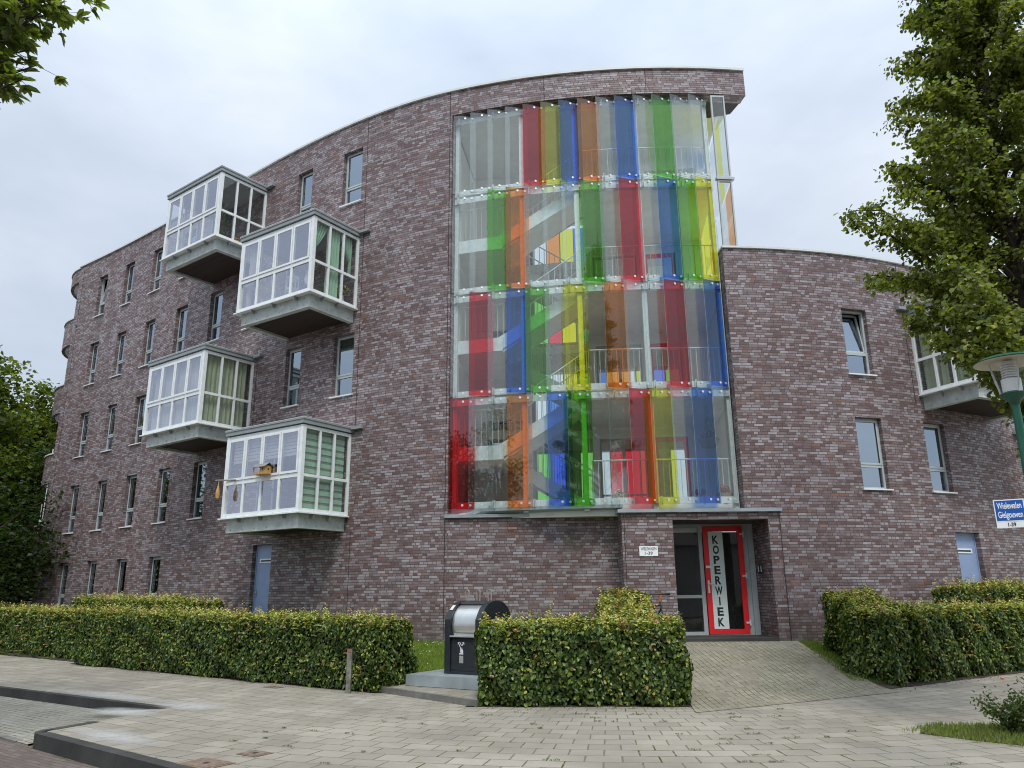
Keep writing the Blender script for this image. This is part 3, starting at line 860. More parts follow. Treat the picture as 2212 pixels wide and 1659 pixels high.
# ---- glazed balconies
def balcony(cv, s_right, zr, label, mirror=False, flen=2.85, slen=1.55, fdir=None):
    """zr: roof top. The short side runs out from the wall at s_right; the long front runs along the wall."""
    pw, tw, nw = cv.at(s_right)
    sg = -1 if not mirror else 1
    # side direction (outwards) and front direction (along the wall, away from the short side)
    fd = Vector((math.cos(R_(fdir)), math.sin(R_(fdir)), 0))
    sd = Vector((fd.y, -fd.x, 0)) if mirror else Vector((-fd.y, fd.x, 0))
    apex = pw + sd * slen
    Z = Vector((0, 0, 1))
    g0, g1 = zr - 2.22, zr - .175           # glazed zone
    back = .9
    root = MB()
    W = lambda x, y, z: apex + fd * x - sd * y + Z * z   # x along front, y inwards
    def box(mbb, x0, x1, y0, y1, z0, z1, mi=0):
        mbb.box(W((x0 + x1) / 2, (y0 + y1) / 2, (z0 + z1) / 2), fd * (x1 - x0) / 2, sd * (y1 - y0) / 2, Z * (z1 - z0) / 2, mi)
    L, D = flen, slen
    # frame: front, short side, far side
    F = root
    cw = .10
    box(F, 0, cw, 0, cw, g0, g1)                                    # apex corner post
    box(F, L - cw, L, 0, cw, g0, g1); box(F, 0, .07, D - .06, D + .1, g0, g1); box(F, L - .07, L, D - .06, D + .25, g0, g1)
    # front: 4 bays, rails
    mid = g0 + .86
    for z0, z1 in ((g0, g0 + .10), (mid - .05, mid + .05), (g1 - .09, g1)):
        box(F, cw, L - cw, .012, .072, z0, z1)
    bw = (L - 2 * cw) / 4
    for i in range(1, 4): box(F, cw + bw * i - .04, cw + bw * i + .04, .014, .07, g0 + .1, g1 - .09)
    # folding casements on top stand slightly proud
    for i in range(4):
        a0, a1 = cw + bw * i + .012, cw + bw * (i + 1) - .012; z0, z1 = mid + .055, g1 - .095
        for (x0, x1, c, d) in ((a0, a0 + .055, z0, z1), (a1 - .055, a1, z0, z1), (a0 + .055, a1 - .055, z0, z0 + .055), (a0 + .055, a1 - .055, z1 - .055, z1)):
            box(F, x0, x1, -.008, .011, c, d)
    # short side: 3 bays
    dl = D - cw
    for z0, z1 in ((g0, g0 + .09), (mid - .035, mid + .035), (g1 - .08, g1)):
        box(F, .012, .068, cw, D - .06, z0, z1)
        box(F, L - .068, L - .012, cw, D - .06, z0, z1)
    bd = (D - cw - .06) / 3
    for i in range(1, 3):
        box(F, .014, .066, cw + bd * i - .03, cw + bd * i + .03, g0 + .09, g1 - .08)
        box(F, L - .066, L - .014, cw + bd * i - .03, cw + bd * i + .03, g0 + .09, g1 - .08)
    # rivets / drain caps under the panes
    for i in range(8): box(F, .2 + i * (L - .4) / 7 - .012, .2 + i * (L - .4) / 7 + .012, -.002, .012, g0 + .03, g0 + .05)
    box(F, -.05, L + .05, -.05, D, g0 - .03, g0)                   # drip flashing
    f = F.build('glazed_balcony', 'whiteframe', bld); f['label'] = label
    G = MB()
    def pane(x0, x1, y0, y1, z0, z1): G.quad([W(x0, y0, z0), W(x1, y1, z0), W(x1, y1, z1), W(x0, y0, z1)], None, 1 if y0 == y1 else 0)
    for i in range(4):
        pane(cw + bw * i + .04, cw + bw * (i + 1) - .04, .04, .04, g0 + .1, mid - .05)
        pane(cw + bw * i + .066, cw + bw * (i + 1) - .066, .002, .002, mid + .11, g1 - .15)
    for i in range(3):
        for xx in (.04, L - .04):
            pane(xx, xx, cw + bd * i + (.03 if i else 0), cw + bd * (i + 1) - (.03 if i < 2 else 0), g0 + .09, mid - .035)
            pane(xx, xx, cw + bd * i + (.03 if i else 0), cw + bd * (i + 1) - (.03 if i < 2 else 0), mid + .035, g1 - .08)
    G.build('glazing', ['clear', 'mirrorglass'], f)
    rf = MB()
    box(rf, -.035, L + .035, -.035, D + .12, zr - .15, zr - .055); box(rf, -.05, L + .05, -.05, D + .12, zr - .053, zr - .012); box(rf, -.052, L + .052, -.052, D + .12, zr - .011, zr, 1)
    box(rf, .06, L - .06, .06, D, zr - .174, zr - .151)
    rf.build('balcony_roof', ['fasciagrey', 'coping'], f)
    br = MB(); br.box(pw - tw * (-.22) * (1 if not mirror else -1) + nw * .05 + Z * (zr - .04), tw * .16, nw * .05, Z * .035)
    br.build('flashing_stub', 'fasciagrey', f)
    bs = MB()
    zb = g0 - .36
    th = .14
    box(bs, .10, L - .12, .10, .10 + th, zb, g0 - .031); box(bs, .10, .10 + th, .10 + th, D + .03, zb, g0 - .031); box(bs, L - .12 - th, L - .12, .10 + th, D + .2, zb, g0 - .031)
    box(bs, .24, L - .26, .24, D + .1, g0 - .08, g0 - .032)
    bo = bs
    for i in range(6):
        x = .3 + i * (L - .6) / 5
        for zz in ((zb + .07,) if i % 2 else (zb + .07, zb + .25)): box(bo, x - .013, x + .013, .088, .0995, zz - .013, zz + .013, 1)
    for i in range(4):
        y = .3 + i * (D - .5) / 3; zz = zb + (.07 if i % 2 else .22); box(bo, .088, .0995, y - .013, y + .013, zz - .013, zz + .013, 1)
    # small steel brackets holding the flashing
    for x in (.55, 1.4, 2.2): box(bo, x - .008, x + .008, -.02, .0995, g0 - .12, g0 - .031, 1)
    for y in (.45, .95): box(bo, -.02, .0995, y - .008, y + .008, g0 - .12, g0 - .031, 1)
    bs.build('concrete_base', ['concrete', 'fasciagrey'], f)
    so = MB(); box(so, .101 + th, L - .121 - th, .101 + th, D + .1, zb + .06, zb + .075)
    so.build('timber_soffit', 'soffit', f)
    # room side: dark doors in the brick behind
    return dict(W=W, box=box, fd=fd, sd=sd, L=L, D=D, g0=g0, g1=g1, mid=mid, zr=zr)


B1 = balcony(MAIN, 12.55, 13.78, 'topmost glazed balcony with green plant and barrel', fdir=143.5, slen=1.58)
B2 = balcony(MAIN, 16.72, 11.06, 'glazed balcony with tied back green curtains', fdir=146.4, slen=1.60)
B3 = balcony(MAIN, 12.60, 8.29, 'glazed balcony with drawn cream curtains', fdir=143.5, slen=1.58)
B4 = balcony(MAIN, 16.75, 5.66, 'lowest glazed balcony with striped roller blinds', fdir=146.0, slen=1.55)
B5 = balcony(LOW, 4.92, 8.33, 'glazed balcony of the low wing behind the tree', mirror=True, fdir=24, slen=1.5, flen=2.9)
B6 = balcony(LOW, 9.35, 5.62, 'glazed balcony at the far end of the low wing', mirror=True, fdir=44, slen=1.5, flen=2.9)


def drape(name, B, segs, z0, z1, matk, label, cat, amp=.025, waves=26, group='curtains inside the glazed balconies'):
    """cloth hung inside a balcony; segs: list of (x0,y0,x1,y1) runs or (.., pinch) tied shapes"""
    mb = MB(); W = B['W']
    for sg in segs:
        x0, y0, x1, y1 = sg[:4]; tie = sg[4] if len(sg) > 4 else None
        n, mz = 28, 10
        g = []
        ln = math.hypot(x1 - x0, y1 - y0); nx, ny = -(y1 - y0) / ln, (x1 - x0) / ln
        for k in range(mz + 1):
            vz = k / mz; row = []
            for i in range(n + 1):
                u = i / n
                if tie:   # gathered towards one edge lower down
                    side, pz = tie
                    pin = min(1, (1 - vz) / (1 - pz)) if vz > pz else 1
                    sc = 1 - .86 * pin ** 1.3
                    uu = u * sc if side == 0 else 1 - (1 - u) * sc
                else: uu = u
                a = amp * math.sin(u * waves + .6 * math.sin(vz * 2.5)) * (1.0 if not tie else 1.4)
                row.append(W(x0 + (x1 - x0) * uu + nx * a, y0 + (y1 - y0) * uu + ny * a, z0 + (z1 - z0) * vz))
            g.append(row)
        for k in range(mz):
            for i in range(n): mb.quad([g[k][i], g[k][i + 1], g[k + 1][i + 1], g[k + 1][i]])
    o = mb.build(name, matk, None, smooth=False)
    for pl in o.data.polygons: pl.use_smooth = True
    return tag(o, label, cat, group)


b = B2
drape('curtain', b, [(.13, .14, .13, .58, (0, .30)), (.13, .98, .13, 1.42, (1, .30))], b['g0'] + .95, b['g1'], 'curtain_g', 'pair of pale green curtains tied back in the glazed balcony', 'curtain')
drape('curtain', b, [(.13, .56, .13, .99)], b['g0'] + .04, b['g1'], 'curtain_g', 'straight pale green curtain hanging between two tied ones', 'curtain')
drape('curtain', b, [(2.1, .16, 2.65, .16, (1, .2))], b['g0'] + .1, b['g1'], 'curtain_w', 'white net curtain in the corner of the balcony with green curtains', 'curtain')
b = B3
drape('curtain', b, [(.14, .15, .14, 1.46)], b['g0'] + .03, b['g1'], 'curtain_c', 'drawn cream curtain on the short side of the left middle balcony', 'curtain', waves=60)
drape('curtain', b, [(.15, .15, 2.72, .15)], b['g0'] + .03, b['g1'], 'curtain_w', 'long white curtain drawn along the front of the left middle balcony', 'curtain', waves=90)
b = B5
drape('curtain', b, [(.14, .14, .14, .6), (.14, .75, .14, 1.4)], b['g0'] + .03, b['g1'], 'curtain_c', 'cream curtain inside the balcony behind the lime tree', 'curtain', waves=30)
drape('curtain', b, [(.2, .16, 2.4, .16)], b['g0'] + .03, b['g1'], 'curtain_g', 'green curtain along the front of the balcony behind the lime tree', 'curtain', waves=60)
b = B6
drape('curtain', b, [(.14, .14, .14, 1.4), (.2, .16, 2.6, .16)], b['g0'] + .03, b['g1'], 'curtain_c', 'pale curtain in the balcony beside the lamp post', 'curtain', waves=60)
# striped day-and-night blinds of the lowest balcony
b = B4; mb = MB(); mb2 = MB()
z = b['g1'] - .02
while z > b['g0'] + .12:
    b['box'](mb, .115, .121, .12, 1.44, z - .105, z); z -= .165
b['box'](mb2, .123, .126, .12, 1.44, b['g0'] + .1, b['g1'])
o = mb.build('roller_blind', 'curtain_g', None); tag(o, 'pale green striped roller blinds on the short side of the lowest balcony', 'blind')
mb2.build('gauze_layer', 'fasciagrey', o)
mb = MB(); z = b['g1'] - .02
while z > b['g1'] - .62:
    b['box'](mb, .16, 2.68, .128, .133, z - .07, z); z -= .085
o = mb.build('roller_blind', 'curtain_w', None); tag(o, 'white striped blind half lowered along the front of the lowest balcony', 'blind')


# ================================================================== GLASS STAIRWELL
TG1 = math.asin((5.02 - CC[0]) / RR)
NC = 14
DT = (TG1 - TH0 - .004) / NC
JT = [3.44, 6.10, 8.75, 11.47, 13.80]
PAT = ['RCCOCBGCCRYCBC', 'CRCBGCYCOCCRCB', 'CCGOCCCGCRCBGY', 'CCCCRYBOCBCGCC']
CN = dict(R='red', Y='yellow', B='blue', G='green', O='orange', C='clear')
for ti, row in enumerate(PAT):
    z0, z1 = JT[ti] + .02, JT[ti + 1] - .02
    for ci, ch in enumerate(row):
        ta = TH0 + .003 + DT * ci; tb = ta + DT * 1.17
        ra, rb = RR + .03, RR - .175
        a, b = Vector((*arc(ta, ra), 0)), Vector((*arc(tb, rb), 0))
        if ci == 13: b = Vector((*arc(ta + DT * .98, RR - .15), 0))
        d = (b - a); w = d.length; d.normalize(); n = Vector((d.y, -d.x, 0)); Z = Vector((0, 0, 1))
        mb = MB()
        lean = rng.uniform(-.004, .004)
        A = [a + n * lean, b, b + n * .01, a + n * (.01 + lean)]
        q = lambda p, z: (p.x, p.y, z)
        mb.quad([q(A[3], z0), q(A[2], z0), q(A[2], z1), q(A[3], z1)], None, 0)
        mb.quad([q(A[1], z0), q(A[0], z0), q(A[0], z1), q(A[1], z1)], None, 0)
        mb.quad([q(A[0], z0), q(A[3], z0), q(A[3], z1), q(A[0], z1)], None, 1)
        mb.quad([q(A[2], z0), q(A[1], z0), q(A[1], z1), q(A[2], z1)], None, 1)
        mb.quad([q(A[0], z0), q(A[1], z0), q(A[2], z0), q(A[3], z0)], None, 1)
        mb.quad([q(A[3], z1), q(A[2], z1), q(A[1], z1), q(A[0], z1)], None, 1)
        for fx in (.52, .84):
            for zz in (z0 + .085, z1 - .085):
                c = a + d * w * fx
                mb.tube([c + n * .012 + Z * zz, c + n * .030 + Z * zz], .028, 10, 2)
                mb.tube([c - n * .05 + Z * zz, c - n * .001 + Z * zz], .012, 6, 2)
        o = mb.build('glass_louvre', ['g' + ch, 'edge', 'bolt'], bld)
        o['label'] = CN[ch] + ' glass louvre panel'

GL = Curve2([arc(t) for t in np.linspace(TH0, TG1 + .002, 60)])
for ti in range(4):
    for zz, hh in ((JT[ti] + .105, .075), (JT[ti + 1] - .105, .075)):
        mb = MB(); n_ = 24
        for k in range(n_):
            s0 = .02 + (GL.S[-1] - .04) * k / n_; s1 = .02 + (GL.S[-1] - .04) * (k + 1) / n_
            p, q = GL.at(s0, -.20)[0], GL.at(s1, -.20)[0]
            d = (q - p); m = (p + q) / 2; nn = Vector((d.y, -d.x, 0)).normalized()
            mb.box(m + Vector((0, 0, zz)), d / 2 * 1.001, nn * .010, (0, 0, hh))
        # brackets that carry the panels
        for k in range(0, 14, 2):
            s0 = .12 + k * GL.S[-1] / 14
            p, t, n = GL.at(s0, -.17)
            mb.box(p + Vector((0, 0, zz)), t * .006, n * .06, (0, 0, .09)); mb.box(p + t * .03 + Vector((0, 0, zz)), t * .006, n * .06, (0, 0, .09))
        mb.build('steel_rail', 'galv', bld)
for s, w in ((.06, .05), (1.82, .055), (3.22, .06), (4.78, .06), (GL.S[-1] - .05, .05)):
    mb = MB(); p, t, n = GL.at(s, -.30)
    mb.box(p + Vector((0, 0, (3.35 + 13.83) / 2)), t * w, n * .06, (0, 0, (13.83 - 3.35) / 2)); mb.build('steel_post', 'galv', bld)

# ---- inside: frame a = along the chord, b = inwards
O_ = Vector((-1.51, 17.83, 0)); E1 = Vector((.9921, -.1255, 0)); E2 = Vector((.1255, .9921, 0)); ZZ = Vector((0, 0, 1))
def LC(a, b, z): return O_ + E1 * a + E2 * b + ZZ * z
def lbox(mb, a0, a1, b0, b1, z0, z1, mi=0): mb.box(LC((a0 + a1) / 2, (b0 + b1) / 2, (z0 + z1) / 2), E1 * (a1 - a0) / 2, E2 * (b1 - b0) / 2, ZZ * (z1 - z0) / 2, mi)
def fb(a): return .30 - 4 * .32 * a * (6.6 - a) / 43.6      # front line just behind the glass
WID = 6.6; STA0, STA1 = 1.30, 3.30


def lslab(mb, a0, a1, b1, z0, z1, mi=0, off=0.0):
    n = 8
    front = [(a0 + (a1 - a0) * k / n) for k in range(n + 1)]
    poly = [(LC(a, fb(a) + off, 0).x, LC(a, fb(a) + off, 0).y) for a in front] + [(LC(a1, b1, 0).x, LC(a1, b1, 0).y), (LC(a0, b1, 0).x, LC(a0, b1, 0).y)]
    mb.prism(poly, z0, z1, mi)


def railing(parent, pts, h=1.0, step=.13, name='railing', infill=0.06):
    mb = MB()
    for p, q in zip(pts, pts[1:]):
        p, q = Vector(p), Vector(q); l = (q - p).length; n = max(1, int(l / step))
        mb.tube([p + ZZ * h, q + ZZ * h], .017, 6); mb.tube([p + ZZ * infill, q + ZZ * infill], .012, 5)
        for k in range(n + 1):
            c = p + (q - p) * k / n
            mb.tube([c + ZZ * infill, c + ZZ * h], .0085, 4, caps=False)
    return mb.build(name, 'galv', parent)


# shell of the stairwell
mb = MB(); lbox(mb, -.30, -.02, .1, 7.0, ZG, 13.8); mb.build('stairwell_wall', 'wallint', bld)
mb = MB(); lbox(mb, WID + .02, WID + .25, .75, 7.0, 3.40, 9.4); mb.build('stairwell_wall', 'wallint', bld)
mb = MB(); lslab(mb, 0.0, 6.95, 6.9, 13.85, 13.95, 0, -.2); mb.build('stairwell_ceiling', 'slab', bld)
# roof slab over the stairwell running past its right end
pts = [MAIN.at(s, -.03)[0] for s in np.linspace(SJ, MAIN.S[-1], 16)]
sb1 = Vector((5.86, 17.90, 0))
poly = [(p.x, p.y) for p in pts] + [(sb1.x - .03, sb1.y), (5.3, 23), (w2.x, w2.y)]
mb = MB(); mb.prism(poly, 13.952, ZT - .2); mb.build('flat_roof', 'slab', bld)
mb = MB()
e0, e1 = MAIN.at(MAIN.S[-1], -.05)[0], MAIN.at(SE + .05, -.05)[0]
poly = [(e1.x, e1.y), (e0.x, e0.y), (sb1.x, sb1.y), (5.2, 18.1)]
mb.prism(poly, 13.835, 13.846); mb.build('timber_soffit', 'soffit', bld)
mb = MB(); mb.box((e0 + Vector((sb1.x, sb1.y, 0))) / 2 + Vector((0, 0, 14.19)), (Vector((sb1.x, sb1.y, 0)) - e0) / 2, Vector((.02, 0, 0)), Vector((0, 0, .345)), 0, lambda q: (q.y, q.z))
mb.build('brick_fascia', 'brick', bld)

for ti in range(4):
    j = JT[ti]
    gal = MB()
    if ti > 0: lslab(gal, STA1, WID, 3.2, j - .20, j + .06); lslab(gal, 0.0, WID, 7.0, j - .20, j + .058, 0, 4.7)
    else: lslab(gal, 0.0, WID, 7.0, j - .20, j + .06, 0, .06)
    g = gal.build('gallery_floor', 'slab', bld)
    railing(g, [LC(a, fb(a) + .12, j + .06) for a in np.linspace(STA1 + .05, WID - .05, 7)], 1.0)
    # wall at the back of the gallery with openings
    bw = MB(); B0 = 3.2
    top = JT[ti + 1] - .2
    zA, zB = j + .06, min(j + 2.2, top - .3)
    lbox(bw, STA1, 3.5, B0, B0 + .12, zA, top); lbox(bw, 4.75, 4.95, B0, B0 + .12, zA, top); lbox(bw, 5.85, WID + .02, B0, B0 + .12, zA, top)
    lbox(bw, 3.5, 4.75, B0, B0 + .12, zB, top); lbox(bw, 4.95, 5.85, B0, B0 + .12, zB, top)
    lbox(bw, STA1, WID, B0 - .02, B0 - .001, zB + .08, zB + .16, 0)
    bwo = bw.build('gallery_wall', 'greyint', bld)
    dr = MB()
    lbox(dr, 4.952, 5.06, B0 + .02, B0 + .07, zA, zB - .002); lbox(dr, 5.74, 5.848, B0 + .02, B0 + .07, zA, zB - .002)
    lbox(dr, 5.06, 5.74, B0 + .02, B0 + .07, zB - .12, zB - .002); lbox(dr, 5.06, 5.74, B0 + .02, B0 + .07, zA, zA + .14)
    dd = dr.build('gallery_door', 'red', bwo)
    wn = MB()
    for x in (3.5, 4.1, 4.70): lbox(wn, x, x + .05, B0 + .03, B0 + .08, zA, zB - .002)
    lbox(wn, 3.55, 4.70, B0 + .035, B0 + .075, zA + .55, zA + .60); lbox(wn, 3.55, 4.70, B0 + .035, B0 + .075, zB - .06, zB - .004)
    wn.build('gallery_window', 'frame', bwo)
    pn = MB()
    for x0, x1 in ((3.55, 4.1), (4.15, 4.7)):
        pn.quad([LC(x0, B0 + .055, zA), LC(x1, B0 + .055, zA), LC(x1, B0 + .055, zB - .06), LC(x0, B0 + .055, zB - .06)])
    pn.quad([LC(5.06, B0 + .045, zA + .14), LC(5.74, B0 + .045, zA + .14), LC(5.74, B0 + .045, zB - .12), LC(5.06, B0 + .045, zB - .12)])
    pn.build('gallery_pane', 'clear', bwo)
    # left wall piece with a dark apartment window behind the landing
    lw = MB()
    lbox(lw, 0.0, .45, 3.0, 3.12, zA, top); lbox(lw, 1.25, 1.5, 3.0, 3.12, zA, top); lbox(lw, .45, 1.25, 3.0, 3.12, zA, j + 1.6); lbox(lw, .45, 1.25, 3.0, 3.12, top - .25, top)
    l_ = lw.build('landing_wall', 'greyint', bld)
    pw_ = MB(); lbox(pw_, .45, 1.25, 3.06, 3.075, j + 1.6, top - .25); pw_.build('landing_window', 'pane', l_)
    # rear glazing: strips of coloured glass and a pale spandrel, sky beyond
    rg = MB(); names = 'CRYBCGOCBRCGYC'
    rnd = random.Random(40 + ti); cols = list(names); rnd.shuffle(cols)
    if ti == 0: cols = list('---GB-CCRRY-C-')
    if ti == 2: cols = list('CCCCRYBBCRCGYC')
    keys = ['hC', 'hR', 'hY', 'hB', 'hG', 'hO', 'beige', 'frame', 'greyint']
    for i in range(14):
        x0, x1 = .05 + i * .465, .05 + (i + 1) * .465
        rg.quad([LC(x0, 6.6, j + .75), LC(x1, 6.6, j + .75), LC(x1, 6.6, top), LC(x0, 6.6, top)], None, keys.index('h' + cols[i]) if cols[i] != '-' else 8)
        lbox(rg, x0 - .015, x0 + .015, 6.58, 6.64, j + .75, top, 7)
    lbox(rg, 0, WID, 6.55, 6.68, j - .2, j + .75, 6)
    rg.build('rear_glazing', keys, bld)

# ---- stair flights and landings
for ti in range(3):
    j, jn = JT[ti] + .06, JT[ti + 1] + .06
    zl = j + (jn - j) * .5
    la = MB(); lslab(la, 0.02, STA0, 2.95, zl - .16, zl)
    lo = la.build('stair_landing', 'slab', bld)
    be = MB()
    pts = [LC(a, fb(a) - .012, 0) for a in np.linspace(.02, STA0, 5)]
    for p, q in zip(pts, pts[1:]): be.box((p + q) / 2 + ZZ * (zl - .06), (q - p) / 2, E2 * .008, ZZ * .17)
    be.build('edge_beam', 'galv', lo)
    railing(lo, [LC(a, fb(a) + .05, zl) for a in np.linspace(.05, STA0, 4)], 1.0)
    for nm, (b0, b1), za, zb in (('stair_flight', (.12, 1.28), zl, jn), ('stair_flight', (1.55, 2.75), zl, j)):
        fl = MB(); n_ = 8
        for k in range(n_):
            a0 = STA0 + (STA1 - STA0) * k / n_; a1 = STA0 + (STA1 - STA0) * (k + 1) / n_
            zt = za + (zb - za) * ((k + 1) / n_ if zb > za else k / n_)
            lbox(fl, a0, a1 + .001, b0 + .03, b1 - .03, zt - .05, zt)
        # sloping soffit plate
        t = .15
        for (p0, p1) in ((b0 + .03, b1 - .03),):
            A = [LC(STA0, p0, za - .10), LC(STA1, p0, zb - .10), LC(STA1, p1, zb - .10), LC(STA0, p1, za - .10)]
            Bq = [v - ZZ * t for v in A]
            fl.quad(A); fl.quad(Bq[::-1])
            for i in range(4): fl.quad([Bq[i], Bq[(i + 1) % 4], A[(i + 1) % 4], A[i]])
        fo = fl.build(nm, 'slab', bld)
        st = MB()
        for bb in (b0, b1):
            A = [LC(STA0 - .12, bb, za - .24), LC(STA1 + .1, bb, zb - .24), LC(STA1 + .1, bb, zb + .12), LC(STA0 - .12, bb, za + .12)]
            for sgn in (0, 1):
                A2 = [v + E2 * .012 * sgn for v in A]
                st.quad(A2 if not sgn else A2[::-1])
            for i in range(4): st.quad([A[i], A[i] + E2 * .012, A[(i + 1) % 4] + E2 * .012, A[(i + 1) % 4]])
        st.build('stringer', 'galv', fo)
        for bb in (b0 + .03, b1 - .03): railing(fo, [LC(STA0, bb, za + .05), LC(STA1, bb, zb + .05)], .95, .16, 'handrail', .02)

# ---- narrow glazing on the corner of the tower above the low wing
cw0 = Vector((*arc(TG1 + .006, RR - .05), 0)); cw1 = cw0 + Vector((.36, .03, 0))
mb = MB(); d = cw1 - cw0; nn = Vector((d.y, -d.x, 0)).normalized()
for z0, z1 in ((9.55, 11.40), (11.47, 13.80)):
    for f0, f1, c, e in ((0, .11, z0, z1), (.90, 1, z0, z1), (.11, .9, z0, z0 + .04), (.11, .9, z1 - .05, z1)):
        mb.box(cw0 + d * (f0 + f1) / 2 + ZZ * (c + e) / 2, d * (f1 - f0) / 2, nn * .03, ZZ * (e - c) / 2)
mb.box(cw0 + d * .55 + ZZ * 11.435, d * .62, nn * .06, ZZ * .034)
cwf = mb.build('corner_window', 'frame', bld)
mb = MB()
mb.quad([cw0 + d * .1 + ZZ * 9.57, cw1 + ZZ * 9.57, cw1 + ZZ * 13.8, cw0 + d * .1 + ZZ * 13.8]); mb.build('corner_pane', 'clear', cwf)
# side glazing going back from the corner, with coloured strips
mb = MB(); keys = ['hC', 'hY', 'hO', 'hB', 'frame']
bd_ = Vector((.10, 1.0, 0)).normalized()
for ti, seq in ((2, 'OCCOC'), (3, 'CYCBC')):
    for i, ch in enumerate(seq):
        a = cw1 + bd_ * (i * .9); b = cw1 + bd_ * ((i + 1) * .9)
        z0, z1 = (9.57, 11.40) if ti == 2 else (11.47, 13.8)
        mb.quad([a + ZZ * z0, b + ZZ * z0, b + ZZ * z1, a + ZZ * z1], None, keys.index('h' + ch))
mb.build('side_glazing', keys, bld)

# ---- brick base under the glass, ledge and porch
bL = Vector((*arc(TH0), 0)); bR = Vector((2.36, 17.72, 0))
mb = MB(); d = bR - bL; l = d.length
nn = Vector((d.y, -d.x, 0)).normalized()
uvf = lambda p: (((p - bL).dot(d) / l) + 30, p.z)
mb.quad([bL + ZZ * (ZG - .6), bR + ZZ * (ZG - .6), bR + ZZ * 3.26, bL + ZZ * 3.26], [(30, ZG - .6), (30 + l, ZG - .6), (30 + l, 3.26), (30, 3.26)])
mb.build('brick_base', 'brick', bld)
mb = MB()
PY, PX0, PX1, OX0, OX1, OZ, DY = 16.985, 2.36, 5.80, 3.47, 5.555, 3.10, 18.2
U = lambda x: x + 50
def pq(p): mb.quad([q[0] for q in p], [q[1] for q in p])
for x0, x1, z0, z1 in ((PX0, OX0, 0, 3.26), (OX0, OX1, OZ, 3.26), (OX1, PX1, 0, 3.26)):
    mb.quad([(x0, PY, z0), (x1, PY, z0), (x1, PY, z1), (x0, PY, z1)], [(U(x0), z0), (U(x1), z0), (U(x1), z1), (U(x0), z1)])
mb.quad([(PX0, 17.8, 0), (PX0, PY, 0), (PX0, PY, 3.26), (PX0, 17.8, 3.26)], [(61, 0), (61.8, 0), (61.8, 3.26), (61, 3.26)])
mb.quad([(PX1, PY, 0), (PX1, PY + .5, 0), (PX1, PY + .5, 3.26), (PX1, PY, 3.26)], [(64, 0), (64.5, 0), (64.5, 3.26), (64, 3.26)])
mb.quad([(OX1, DY + .1, 0), (OX1, PY, 0), (OX1, PY, OZ), (OX1, DY + .1, OZ)], [(70, 0), (71.3, 0), (71.3, OZ), (70, OZ)])
mb.quad([(OX0, PY, 0), (OX0, DY + .1, 0), (OX0, DY + .1, OZ), (OX0, PY, OZ)], [(70, 0), (71.3, 0), (71.3, OZ), (70, OZ)])
po = mb.build('brick_porch', 'brick', bld)
mb = MB(); mb.quad([(OX0, PY, OZ), (OX0, DY + .1, OZ), (OX1, DY + .1, OZ), (OX1, PY, OZ)]); mb.build('porch_ceiling', 'darksteel', po)
mb = MB(); p, t, n = LOW.at(.70, .002); mb.box((PX1 + .004, PY - .02, 1.9), (.006, 0, 0), (0, .004, 0), (0, 0, 1.33)); mb.build('expansion_joint', 'seam', po)
for x in (PX0 + .055,):
    mb = MB(); mb.box((x, PY - .002, 1.9), (.006, 0, 0), (0, .003, 0), (0, 0, 1.34)); mb.build('expansion_joint', 'seam', po)
# zinc ledge
mb = MB()
def ledge(p, q, ov=.08, dp=.9, z0=3.262, z1=3.335):
    d = (q - p); nn = Vector((d.y, -d.x, 0)).normalized()
    A = [p + nn * ov, q + nn * ov, q - nn * dp, p - nn * dp]
    mb.prism([(v.x, v.y) for v in A], z0, z1)
ledge(bL - Vector((.06, -.01, 0)), bR + Vector((-.085, 0, 0)), .08, .12)
ledge(Vector((PX0 - .08, PY, 0)), Vector((PX1 + .06, PY, 0)), .08, .7)
mb.build('zinc_ledge', 'zinc', bld)
# zinc underside between ledge and glass
mb = MB(); n_ = 20
for k in range(n_):
    f0, f1 = k / n_, (k + 1) / n_
    t0, t1 = TH0 + (-.085 - TH0) * f0, TH0 + (-.085 - TH0) * f1
    a, b = Vector((*arc(t0, RR - .17), 0)), Vector((*arc(t1, RR - .17), 0))
    c, e = bL + (bR - bL) * f0, bL + (bR - bL) * f1
    mb.quad([a + ZZ * 3.40, b + ZZ * 3.40, e + ZZ * 3.332, c + ZZ * 3.332][::-1])
    mb.quad([a + ZZ * 3.40, b + ZZ * 3.40, b + ZZ * 3.47, a + ZZ * 3.47])
mb.build('zinc_underside', 'zinc', bld)

# ---- entrance
mb = MB()
def ebar(x0, x1, z0, z1, y0=DY - .03, y1=DY + .05): mb.bx(x0, x1, y0, y1, z0, z1)
FZ = .64
ebar(OX0 + .02, OX0 + .08, FZ, OZ - .004); ebar(4.28, 4.37, FZ, OZ - .004); ebar(5.31, 5.40, FZ, OZ - .004); ebar(5.401, 5.419, FZ, OZ - .004, DY - .02, DY + .05); ebar(5.42, OX1 - .01, FZ, OZ - .004, DY - .06, DY + .05)
ebar(OX0 + .08, 4.28, OZ - .07, OZ - .004); ebar(4.37, 5.31, OZ - .05, OZ - .004); ebar(OX0 + .08, 4.28, 1.44, 1.51); ebar(OX0 + .08, 4.28, FZ, FZ + .07)
en = mb.build('entrance_frame', 'frame', bld)
mb = MB()
mb.quad([(OX0 + .08, DY, FZ + .07), (4.28, DY, FZ + .07), (4.28, DY, 1.44), (OX0 + .08, DY, 1.44)])
mb.quad([(OX0 + .08, DY, 1.51), (4.28, DY, 1.51), (4.28, DY, OZ - .07), (OX0 + .08, DY, OZ - .07)])
mb.build('side_light', 'clear', en)
mb = MB(); d0, d1 = 4.385, 5.295; zt = 3.04
